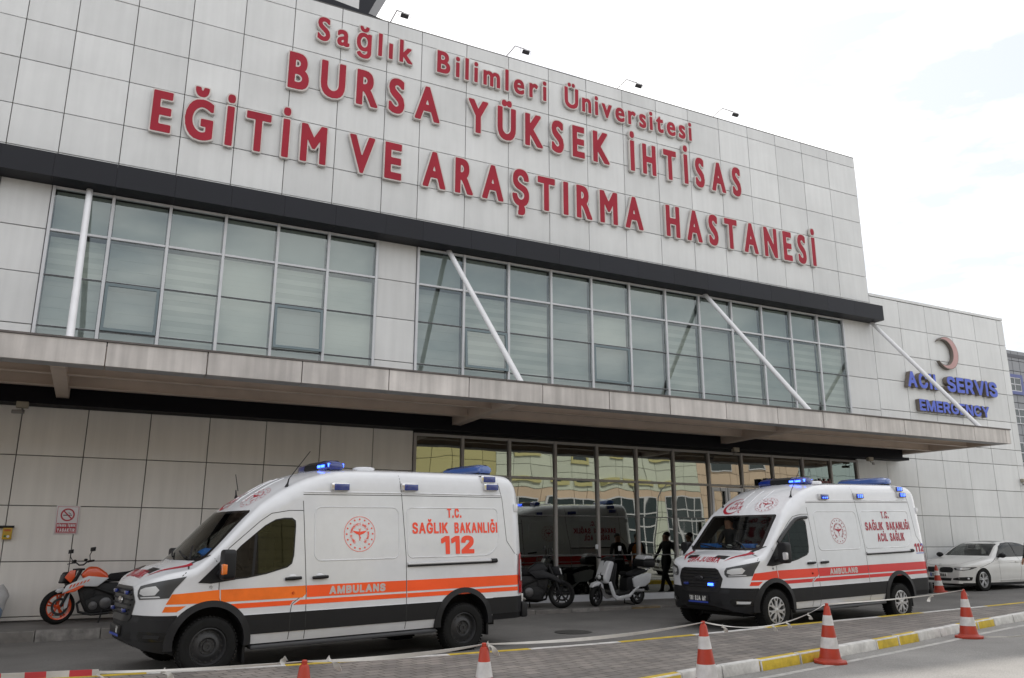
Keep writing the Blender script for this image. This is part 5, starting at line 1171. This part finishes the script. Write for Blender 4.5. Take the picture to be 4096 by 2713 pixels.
def scooter(lab, loc, heading):
    root = empty('scooter', loc, (R(3), 0, heading), label=lab, cat='scooter')
    spoked('wheel', root, (0, 0, .225), .225, .11, MBLK, R(14), 5); spoked('wheel', root, (1.30, 0, .225), .225, .12, MBLK, 0, 5)
    b = MB()
    for k in (-1, 1): b.tube([(0, k*.075, .225), (.06, k*.075, .50)], .018, 8)
    b.tube([(.06, 0, .48), (.30, 0, 1.05)], .03, 10); b.build('fork', MBLK, root)
    slab([(-.17, .42), (-.12, .52), (.06, .56), (.17, .50), (.19, .36), (.13, .40), (.05, .46), (-.08, .44)], .075, WH, 'front_fender', root, .03)
    b = MB(); V = []                              # front shield, wide and gently rounded
    b.prism([(.10, .62), (.16, .80), (.25, 1.0), (.34, 1.02), (.42, .98), (.30, .62), (.24, .50), (.14, .52)], XY, -.17, .17); b.build('front_shield', WH, root, bevel=.045, seg=4)
    slab([(.08, .58), (.15, .76), (.20, .76), (.16, .56)], .12, pm('gloss_black', (.008, .008, .008), .2), 'light_panel', root, .02)
    b = MB(); b.ball((.085, 0, .65), (.03, .06, .05), 14); b.build('headlight', LAMPG, root, smooth=60)
    slab([(.28, .52), (.42, .98), (.50, .96), (.44, .50), (.52, .36), (.40, .34)], .18, MBLK, 'leg_shield', root, .03)
    for k in (-1, 1): slab([(.22, .54), (.30, .56), (.44, .26), (.56, .22), (.88, .26), (1.10, .40), (1.24, .44), (1.06, .32), (.90, .19), (.48, .13), (.36, .22)], .025, WH, 'floor_trim', root, .015, k*.175)
    slab([(.42, .30), (.52, .22), (.90, .26), (.94, .36), (.84, .33), (.54, .29)], .17, MBLK, 'footboard', root, .015)
    slab([(.84, .32), (.86, .62), (1.00, .66), (1.14, .62), (1.16, .40), (1.0, .34)], .14, MBLK, 'seat_base', root, .03)
    for k in (-1, 1): slab([(1.0, .60), (1.10, .65), (1.50, .73), (1.62, .70), (1.56, .50), (1.40, .42), (1.06, .40)], .03, WH, 'side_panel', root, .018, k*.15)
    slab([(.80, .70), (.86, .76), (1.10, .74), (1.42, .82), (1.56, .80), (1.50, .74), (1.10, .65), (.84, .66)], .14, SEATM, 'seat', root, .03)
    b = MB(); b.prism([(1.36, .86), (1.34, 1.02), (1.72, 1.04), (1.76, .90), (1.70, .84)], XY, -.19, .19); bx = b.build('top_box', MBLK, root, bevel=.045, seg=3)
    b = MB(); b.prism([(1.37, 1.03), (1.44, 1.13), (1.66, 1.12), (1.74, 1.04)], XY, -.175, .175); b.build('box_lid', WH, bx, bevel=.04, seg=3)
    b = MB(); b.tube([(1.30, -.12, .76), (1.55, -.13, .82), (1.66, -.08, .83), (1.66, .08, .83), (1.55, .13, .82), (1.30, .12, .76)], .014, 8); b.build('carrier', WH, root)
    lt = Vector((-math.sin(R(14)), math.cos(R(14)), 0)); top = Vector((.36, 0, 1.04))
    b = MB(); b.tube([top+lt*.34+Vector((.05, 0, .03)), top+lt*.12, top-lt*.12, top-lt*.34+Vector((.05, 0, .03))], .014, 8)
    for k in (-1, 1): b.tube([top+lt*k*.22+Vector((.03, 0, .02)), top+lt*k*.35+Vector((.055, 0, .03))], .021, 10)
    b.obox(top+Vector((.02, 0, .0)), (.07, 0, .02), lt*.12, (0, 0, .05)); b.build('handlebar', MBLK, root, bevel=.008)
    for k in (-1, 1):
        b = MB(); p = top+lt*k*.26; q = p+lt*k*.06+Vector((0, 0, .24)); b.tube([p, q], .008, 6); b.build('mirror_stem', MBLK, root)
        b = MB(); b.obox(q+Vector((0, 0, .03)), lt*.035, (.016, 0, 0), (0, 0, .055)); b.build('mirror', WH, root, bevel=.014)
    b = MB(); b.prism([(1.46, .48), (1.56, .52), (1.66, .34), (1.60, .30)], XY, -.07, .07); b.build('rear_mudguard', MBLK, root, bevel=.01)
    b = MB(); b.box(1.05, 1.42, -.135, -.115, .30, .36); b.build('swing_arm', pm('swing_arm_silver', (.38, .38, .39), .4, .3), root, bevel=.008)
    b = MB()
    for k in (-1, 1): b.tube([(.98, k*.10, .26), (1.06, k*.17, .01)], .015, 6)
    b.tube([(1.06, -.17, .015), (1.06, .17, .015)], .013, 6); b.build('centre_stand', MBLK, root)
    return root
scooter('white electric scooter with black top box facing left before the glass front', (10.52, 16.55, .14), R(9))

# ------------------------------------------------------------------ traffic cones and barrier tape
CONE = pm('cone_orange', (.42, .034, .012), .45, noise=(4, .22)); BASE = pm('cone_base', (.36, .034, .014), .5, noise=(4, .25)); REF = pm('cone_reflective', (.60, .585, .58), .35, noise=(5, .28, 7)); TAPEW = pm('tape_white', (.58, .56, .53), .5, noise=(5, .15)); TAPER = pm('tape_red', (.55, .05, .06), .45)
g5 = 'orange traffic cones with white bands'
def cone_parts():
    root = empty('traffic_cone', label='x', cat='traffic cone', group=g5); b = MB()
    P = [(.205*math.cos(R(45*i+22.5))*1.08, .205*math.sin(R(45*i+22.5))*1.08) for i in range(8)]
    b.prism(P, lambda u, v, d: (u, v, d), 0, .035); b.lathe([(.17, .034), (.145, .06), (.14, .065)], (0, 0, 0), (0, 0, 1), 32); b.build('base', BASE, root, bevel=.008)
    b = MB(); rz = lambda z: .135-(z-.065)*(.135-.034)/.655
    b.lathe([(rz(.065), .065), (rz(.20), .20), (rz(.50), .50), (rz(.70), .70), (.030, .715), (.022, .72), (.022, .745), (.014, .752), (.001, .752)], (0, 0, 0), (0, 0, 1), 36); b.build('body', CONE, root)
    for z0, z1 in ((.19, .325), (.475, .60)): b = MB(); b.lathe([(rz(z0), z0), (rz(z0)+.0025, z0+.001), (rz(z1)+.0025, z1-.001), (rz(z1), z1)], (0, 0, 0), (0, 0, 1), 36); b.build('reflective_band', REF, root)
    return root
cone0 = cone_parts()
cspots = [(1.54, 6.51, 'orange cone nearest the left, only its tip showing at the bottom edge'), (3.15, 6.75, 'orange cone at the bottom edge below the left ambulance, tape hanging down it'), (5.95, 7.22, 'orange cone cut by the bottom edge, standing before the front of the right ambulance'),
          (8.85, 8.24, 'orange cone by the kerb, between the cut off cone and the rightmost one'), (12.85, 9.04, 'orange cone farthest right on the kerb edge, last one holding the tape'), (21.9, 16.15, 'small looking orange cone in front of the white parked car')]
for i, (x, y, lab) in enumerate(cspots):
    c = cone0 if i == 0 else copy_tree(cone0)
    c.location = (x, y, gz(x)+.002); c.rotation_euler = (R(random.uniform(-1.5, 1.5)), R(random.uniform(-1.5, 1.5)), random.uniform(0, 1)); c['label'] = lab
def ribbon(pts, wd, name, mats, lab, group, twist=0., stripes=None, parent=None, seg=40, sag=0., phase=R(75), collapse=1.):
    """flat tape hung between points"""
    P = []
    for a, c in zip(pts[:-1], pts[1:]):
        a, c = Vector(a), Vector(c); k = max(2, seg)
        for i in range(k+(c == Vector(pts[-1]))): t_ = i/k; p = a.lerp(c, t_); p.z -= sag*4*t_*(1-t_); P.append(p)
    b = MB(); V = []; th = .0015
    for i, p in enumerate(P):
        d = (P[min(i+1, len(P)-1)]-P[max(i-1, 0)]).normalized(); s_ = i/(len(P)-1); ang = phase+twist*math.sin(s_*math.pi*1.5)+.25*math.sin(9*s_)
        side = d.cross(Vector((0, 0, 1))).normalized(); up = side.cross(d); wv = (side*math.cos(ang)+up*math.sin(ang))*wd/2*(collapse+(1-collapse)*abs(math.sin(s_*math.pi*1.0))); nn = d.cross(wv).normalized()*th
        V += [p+wv+nn, p-wv+nn, p-wv-nn, p+wv-nn]
    for i in range(len(P)-1):
        mi = 0
        if stripes: mi = int(((P[i]-P[0]).length)/stripes) % 2
        o = 4*i; b.add([], []); b.f += [(o+j, o+(j+1) % 4, o+4+(j+1) % 4, o+4+j) for j in range(4)]; b.m += [mi]*4; b.t += [.5]*4
    b.v = [tuple(v) for v in V]; b.f += [(0, 3, 2, 1), tuple(len(V)-4+j for j in range(4))]; b.m += [0, 0]; b.t += [.5, .5]
    return b.build(name, mats, parent, smooth=50, **({} if parent else dict(label=lab, cat='barrier tape', group=group)))
gt = 'barrier tape strung between the cones'
ct = lambda i, dz=.742: (cspots[i][0], cspots[i][1], gz(cspots[i][0])+dz)
def knot(parent, p, ln, ang, seed):
    rd = random.Random(seed)
    ribbon([p, (p[0]+ln*.5*math.cos(ang), p[1]+ln*.2, p[2]-ln*.35), (p[0]+ln*math.cos(ang)*.9, p[1]+ln*.2, p[2]-ln*.8)], .045, 'loose_end', TAPEW, None, None, 1.2, parent=parent, seg=5)
tL = ribbon([(-3.2, 7.3, .70), (-.45, 6.80, .715), (.15, 6.66, .722)], .042, 'barrier_tape', [TAPEW, TAPER], 'red and white striped tape at the lower left corner of the picture', gt, .2, .14, seg=60, phase=R(80))
knot(tL, (.15, 6.66, .72), .12, 1.2, 1)
t1 = ribbon([(.15, 6.66, .722), ct(0)], .018, 'barrier_tape', TAPEW, 'thin twisted white tape running to the leftmost cone tip', gt, 1.0, seg=40, sag=.012); knot(t1, (.56, 6.62, .716), .11, -.6, 2)
t2 = ribbon([ct(0), ct(1)], .034, 'barrier_tape', TAPEW, 'white tape between the two cones below the left ambulance', gt, .5, seg=40, sag=.03, collapse=.3); knot(t2, (1.72, 6.54, .74), .13, .2, 3); knot(t2, (1.40, 6.50, .76), .05, 2.4, 8)
t3 = ribbon([ct(1), ct(2)], .032, 'barrier_tape', TAPEW, 'long white tape crossing the gap between the two ambulances', gt, .6, seg=50, sag=.045, collapse=.3); knot(t3, (3.17, 6.76, .75), .14, .1, 4); knot(t3, (3.17, 6.72, .74), .5, 1.5, 5)
t4 = ribbon([ct(2), ct(3)], .014, 'barrier_tape', TAPEW, 'thin white tape sagging before the front wheel of the right ambulance', gt, 1.4, seg=50, sag=.15)
for k, s_ in enumerate((.12, .5, .62, .82)):
    a, c = Vector(ct(2)), Vector(ct(3)); p = a.lerp(c, s_); p.z -= .15*4*s_*(1-s_); knot(t4, tuple(p), .09, .5 if k % 2 else -.4, 9+k)
t5 = ribbon([ct(3), ct(4)], .016, 'barrier_tape', TAPEW, 'white tape stretched between the last two cones on the kerb', gt, .8, seg=50, sag=.03)
a, c = Vector(ct(3)), Vector(ct(4)); p = a.lerp(c, .74); p.z -= .03; knot(t5, tuple(p), .12, 2.6, 20); knot(t5, ct(4), .12, -.1, 21)
ribbon([(13.1, 8.95, gz(13)+.012), (13.5, 8.75, gz(13)+.014), (13.9, 8.78, gz(13.6)+.012)], .02, 'tape_scrap', TAPEW, 'scrap of white tape lying on the asphalt beside the rightmost cone', None, .3, seg=8)

b = MB(); b.lathe([(.33, 0), (.33, .006), (.29, .008), (.001, .008)], (0, 0, 0), (0, 0, 1), 28); b.build('drain_cover', pm('cast_iron', (.045, .043, .04), .6, noise=(9, .3)), None, (7.75, 12.95, gz(7.75)+.001), label='round iron drain cover in the asphalt between the two ambulances', cat='drain cover')
# ------------------------------------------------------------------ people
SKIN = pm('skin', (.38, .20, .13), .55); HAIR = pm('dark_hair', (.02, .015, .012), .7)
def person(lab, loc, facing, top, trousers, pose='stand', hgt=1.70, vest=None):
    """one skinned body: pelvis root, legs, spine, neck, head, arms with five-finger hands"""
    k = hgt/1.75; nodes = []; edges = []; rad_ = []
    def nd(p, r, par=None):
        nodes.append(tuple(q*k for q in p)); rad_.append(r*k)
        if par is not None: edges.append((par, len(nodes)-1))
        return len(nodes)-1
    w_ = pose == 'walk'; sit = pose == 'sit'
    pel = nd((0, 0, .98), .125); sp1 = nd((0, .01, 1.14), .125, pel); sp2 = nd((0, .0, 1.32), .145, sp1); sp3 = nd((0, .01, 1.43), .115, sp2); nk = nd((0, 0, 1.52), .058, sp3); hd0 = nd((0, -.015, 1.60), .082, nk); hd1 = nd((0, -.012, 1.68), .088, hd0); nd((0, 0, 1.735), .055, hd1)
    nd((0, -.10, 1.625), .016, hd0)                                   # nose
    for s_ in (-1, 1): nd((s_*.088, 0, 1.63), .016, hd0)              # ears
    for s_ in (-1, 1):
        hp = nd((s_*.10, 0, .93), .105, pel)
        if sit: kn = nd((s_*.14, -.42, .95), .075, hp); an = nd((s_*.14, -.46, .52), .05, kn); nd((s_*.14, -.62, .47), .04, an)
        else:
            fy = (-.30 if s_ < 0 else .26) if w_ else (-.02 if s_ < 0 else .03)
            kn = nd((s_*.105, fy*.45-.05*w_, .50), .072, hp); an = nd((s_*.105, fy, .095 if not (w_ and s_ > 0) else .15), .048, kn); hl_ = nd((s_*.105, fy+.05, .05), .042, an); nd((s_*.115, fy-.17, .04), .038, an)
        sh = nd((s_*.19, .01, 1.43), .070, sp3)
        ay = (.30 if s_ < 0 else -.28) if w_ else (-.05 if s_ < 0 else .02)
        if sit: el = nd((s_*.25, -.10, 1.18), .052, sh); wr = nd((s_*.20, -.32, 1.12), .034, el)
        else: el = nd((s_*(.26 if not w_ else .24), ay*.45+.02, 1.17), .052, sh); wr = nd((s_*(.27 if not w_ else .25), ay-.05, .94), .034, el)
        d = Vector(nodes[wr])-Vector(nodes[el]); d.normalize(); pm_ = Vector(nodes[wr])/k+d*.07; pl = nd(tuple(pm_), .030, wr)
        for f_, (dy, ln) in enumerate(((-.026, .070), (-.009, .082), (.009, .076), (.026, .060))):
            b0 = nd(tuple(pm_+d*.03+Vector((0, dy, 0))), .0105, pl); b1 = nd(tuple(pm_+d*(.03+ln*.55)+Vector((-s_*.008, dy, 0))), .0095, b0); nd(tuple(pm_+d*(.03+ln*.95)+Vector((-s_*.03, dy, 0))), .008, b1)
        th_ = nd(tuple(pm_+d*-.01+Vector((-s_*.012, -.035, 0))), .012, pl); nd(tuple(pm_+d*.035+Vector((-s_*.02, -.055, 0))), .010, th_)
    me = bpy.data.meshes.new('person'); me.from_pydata(nodes, edges, []); o = bpy.data.objects.new('person', me); COL.objects.link(o)
    sk = o.modifiers.new('skin', 'SKIN'); sv = me.skin_vertices[0].data
    for i, r_ in enumerate(rad_): sv[i].radius = (r_, r_*(.78 if i in (0, 1, 2, 3) else 1)); sv[i].use_root = (i == 0)
    ss = o.modifiers.new('sub', 'SUBSURF'); ss.levels = 2; ss.render_levels = 2
    dg = bpy.context.evaluated_depsgraph_get(); m2_ = bpy.data.meshes.new_from_object(o.evaluated_get(dg)); o.modifiers.clear(); o.data = m2_
    m2_.materials.clear()
    for m in (top, trousers, SKIN, pm('shoe_black', (.015, .015, .015), .5)): m2_.materials.append(m)
    wz = .90*k
    for p in m2_.polygons:
        c_ = p.center; r_xy = abs(c_.x)
        if c_.z > 1.50*k: p.material_index = 2
        elif c_.z < .085*k and not sit: p.material_index = 3
        elif r_xy > .185*k and c_.z < .97*k and not sit: p.material_index = 2
        elif c_.z < .96*k: p.material_index = 1
        else: p.material_index = 0
        p.use_smooth = True
    tag(o, lab, 'person'); o.location = loc; o.rotation_euler = (0, 0, facing)
    hb = MB(); hb.ball((0, .018*k, 1.69*k), (.103*k, .108*k, .095*k), 16); hb.build('hair', HAIR, o, smooth=60)
    fb_ = MB()
    for s_ in (-1, 1): fb_.ball((s_*.034*k, -.088*k, 1.655*k), .010*k, 8)
    fb_.build('eyes', pm('eye_dark', (.02, .015, .01), .2), o, smooth=60)
    mb_ = MB(); mb_.ball((0, -.082*k, 1.575*k), (.028*k, .014*k, .008*k), 8); mb_.build('mouth', pm('lips', (.30, .10, .08), .5), o, smooth=60)
    if vest:
        vb = MB(); vb.lathe([(.172*k, 1.02*k), (.178*k, 1.20*k), (.19*k, 1.34*k), (.15*k, 1.44*k)], (0, 0, 0), (0, 0, 1), 24); vo = vb.build('safety_vest', vest, o, smooth=60); vo.scale = (1, .86, 1)
        vb = MB(); vb.lathe([(.178*k, 1.12*k), (.182*k, 1.12*k), (.184*k, 1.17*k), (.178*k, 1.17*k)], (0, 0, 0), (0, 0, 1), 24); vo = vb.build('vest_band', REF, o, smooth=60); vo.scale = (1, .87, 1)
    return o
DARKJ = pm('dark_jacket', (.018, .018, .020), .8); DARKT = pm('dark_trousers', (.016, .016, .018), .8); BROWN = pm('brown_jacket', (.075, .040, .022), .8); NAVY = pm('navy_uniform', (.014, .017, .035), .8); HIV = pm('vest_orange', (.75, .24, .02), .6)
bpy.context.view_layer.update()
person('person in dark jacket mirrored in the glass at the tail of the reflected ambulance', (14.05, 15.2, gz(14)), math.pi, DARKJ, DARKT)
person('person in navy uniform and orange vest mirrored in the glass above the scooter', (14.67, 15.25, gz(14.6)), math.pi+.15, NAVY, NAVY, vest=HIV)
person('person dressed in black walking left, mirrored in the glass beside the ambulance nose', (15.15, 16.12, gz(15.1)), -math.pi/2, DARKJ, DARKT, 'walk', 1.70)
person('person in brown jacket in profile, mirrored in the glass left of the ambulance windscreen', (15.99, 16.1, gz(16)), -math.pi/2+.4, BROWN, DARKT)
person('person in dark clothes cut off by the right edge of the picture', (23.82, 14.5, gz(23.8)), -math.pi/2-.3, DARKJ, DARKT)
dp = amb2.matrix_world @ Vector((1.58, .47, .42))
person('dark haired person seated in the cab behind the ambulance windscreen', tuple(dp), QB[2]-math.pi/2, DARKJ, DARKT, 'sit', 1.55)

# ------------------------------------------------------------------ far building on the right
TILE = pm('grey_tile', (.24, .245, .26), .4, noise=(.5, .06), tone=.10); BF = pm('blue_window_frame', (.09, .11, .28), .45); WF = pm('white_window_frame', (.6, .6, .62), .4); DGL = pm('dark_window_glass', (.05, .065, .07), .06)
fb_ = empty('tiled_building', (74, 45, 0), label='grey tiled building with blue framed windows far behind the white wing', cat='building')
b = MB(); X = np.arange(-18, 20, 1.06)
for a in X:
    for z in np.arange(0, 18.2, 1.0): b.box(a+.03, a+1.03, 0, .4, z+.03, z+.97)
b.build('tiled_wall', TILE, fb_)
b = MB(); b.box(-18, 20.2, .2, 12, 0, 18.3); b.box(-18.1, 20.3, -.05, 12, 18.3, 18.62); b.build('wall', pm('tile_joint', (.13, .13, .14), .8), fb_)
for x in (-14.5, -10.5, -6.5, -2.5, .85, 4.9, 8.9, 12.9):
    for z, hh, blue in ((15.05, 1.3, True), (12.0, 1.4, False), (8.4, 1.9, False), (4.6, 1.8, False), (1.0, 1.8, False)):
        w2 = .95; f_ = MB()
        f_.box(x-w2, x+w2, -.08, .02, z, z+hh)
        wn = f_.build('window', DGL, fb_)
        f_ = MB()
        for p, q in ((-w2, -w2+.07), (-.035, .035), (w2-.07, w2)): f_.box(x+p, x+q, -.11, -.081, z, z+hh)
        for q in (z, z+hh/2-.03, z+hh-.07): f_.box(x-w2, x+w2, -.108, -.0805, q, q+.07)
        f_.build('frame', WF, wn)
        if blue:
            f_ = MB(); t_ = .30
            for x0, x1, z0, z1 in ((x-w2-t_, x+w2+t_, z+hh, z+hh+t_), (x-w2-t_, x+w2+t_, z-t_, z), (x-w2-t_, x-w2, z, z+hh), (x+w2, x+w2+t_, z, z+hh)): f_.box(x0, x1, -.14, .02, z0, z1)
            f_.build('surround', BF, wn)

# ------------------------------------------------------------------ what stands across the road (seen in the glass)
GRN = pm('pale_green_cladding', (.62, .66, .55), .5, noise=(.3, .06), tone=.07); YEL = pm('yellow_cladding', (.50, .46, .22), .5, noise=(.3, .06), tone=.06); PNK = pm('pink_cladding', (.66, .51, .38), .5, noise=(.3, .06), tone=.06); YF = pm('yellow_frame', (.54, .50, .24), .5)
def block(name, lab, x0, x1, y, ht, mat, wins, pw=1.5, ph=1.1, extra=None):
    r = empty(name, ((x0+x1)/2, y, 0), label=lab, cat='building'); ox = (x0+x1)/2; b = MB()
    for a in np.arange(x0, x1-.01, (x1-x0)/max(1, round((x1-x0)/pw))):
        w_ = (x1-x0)/max(1, round((x1-x0)/pw)); k = 0
        for z in np.arange(0, ht-.2, ph): b.box(a-ox+.02, a-ox+w_-.02, -.35, 0, z+.02, min(z+ph, ht)-.02, (1 if extra and extra[0] < z+.5*ph < extra[1] else 0))
    b.build('cladding', [mat, PNK], r)
    b = MB(); b.box(x0-ox, x1-ox, -10, -.1, 0, ht); b.build('wall', JOINT, r)
    for x, z, ww, hh, fm, nx_, nz_ in wins:
        f_ = MB(); f_.box(x-ox-ww/2, x-ox+ww/2, -.1, .03, z, z+hh); wn = f_.build('window', DGL, r)
        f_ = MB()
        for i in range(nx_+1): q = x-ox-ww/2+ww*i/nx_; f_.box(q-.05, q+.05, .031, .07, z, z+hh)
        for i in range(nz_+1): q = z+hh*i/nz_; f_.box(x-ox-ww/2-.05, x-ox+ww/2+.05, .0312, .066, q-.05, q+.05)
        if fm is YF:
            for a0, a1, c0, c1 in ((-ww/2-.25, ww/2+.25, hh, hh+.25), (-ww/2-.25, ww/2+.25, -.25, 0), (-ww/2-.25, -ww/2, 0, hh), (ww/2, ww/2+.25, 0, hh)): f_.box(x-ox+a0, x-ox+a1, .0, .12, z+c0, z+c1)
        f_.build('frame', fm, wn)
    return r
YB = -20.
block('yellow_building', 'yellow panelled building across the road, mirrored in the leftmost glass panels', 20, 27.5, YB, 13, YEL, [(23, 1, 2, 1.6, WF, 2, 2), (23, 10, 2, 1.6, WF, 2, 2)])
block('beige_building', 'beige panelled building with rows of windows, mirrored in the cab window of the left ambulance', -40, 20, YB, 12, pm('beige_cladding', (.30, .25, .19), .6, noise=(.3, .06), tone=.07), [(x, z, 2.4, 1.3, WF, 4, 1) for x in (-10, -5, 0, 5, 10, 15) for z in (1.2, 4.4, 7.6)])
wins = [(x, 6.35, 1.5, 1.0, YF, 1, 1) for x in (29.2, 32.0, 34.5, 37.6, 40.2, 43.0)]+[(x, 9.5, 1.5, 1.1, YF, 1, 1) for x in (30, 34.2, 38.2, 42.4)]
wins += [(29.0, .6, 2.2, 4.4, WF, 2, 4), (36.2, .0, 10.6, 5.05, WF, 9, 4), (44.6, .0, 3.6, 5.2, WF, 5, 5)]
block('green_building', 'pale green clad building across the road with dark curtain glazing, mirrored in the glass front', 27.5, 46.6, YB, 13, GRN, wins, extra=(5.2, 6.1), ph=.95)
block('pink_building', 'pale pink building across the road mirrored in the right hand glass panels', 46.6, 58, YB, 13, PNK, [(48.5, 2.6, 1.6, 1.3, WF, 1, 1), (51.5, 2.6, 1.6, 1.3, WF, 1, 1), (54.5, 2.6, 1.6, 1.3, WF, 1, 1), (49, 9, 1.6, 1.3, WF, 1, 1), (53, 9, 1.6, 1.3, WF, 1, 1)])
block('blue_building', 'pale blue green building across the road mirrored beside the entrance letters', 58, 84, YB, 13.2, pm('pale_blue_cladding', (.42, .52, .53), .5, noise=(.3, .05), tone=.05), [(62, 10.5, 1.6, 1.4, WF, 1, 1), (68, 10.5, 1.6, 1.4, WF, 1, 1)])
r = empty('iron_fence', (36, -6.5, 0), label='dark iron railing across the road mirrored low in the glass', cat='fence'); b = MB()
for i in range(150): x = -15+i*.2; b.box(x-.012, x+.012, -.012, .012, 0, 1.25)
for z in (.15, 1.1): b.box(-15, 15, -.02, .02, z, z+.04)
b.build('railing', MBLK, r)
r = empty('street_lamp', (31.3, -6, gz(26)), label='slender grey street lamp with curved arm mirrored in the glass', cat='street lamp')
b = MB(); b.tube([(0, 0, 0), (0, 0, 3.2)], [.08, .05], 10); b.build('pole', pm('lamp_pole', (.12, .12, .13), .5), r)
b = MB(); b.tube([(0, 0, 3.2), (.1, 0, 4.0), (.45, 0, 4.6), (.8, 0, 4.9)], .04, 8); b.build('arm', pm('lamp_pole', (.12, .12, .13), .5), r)
b = MB(); b.ball((1.0, 0, 4.92), (.28, .12, .07), 14); b.build('lamp_head', pm('lamp_pole', (.12, .12, .13), .5), r, smooth=60)
saloon('silver saloon car standing across the road, seen only mirrored behind the walking person', (22.3, 6.2, gz(22.3)), .1, pm('silver_paint', (.34, .35, .34), .3, .4, coat=.6), [('16', -.2, -.1)])
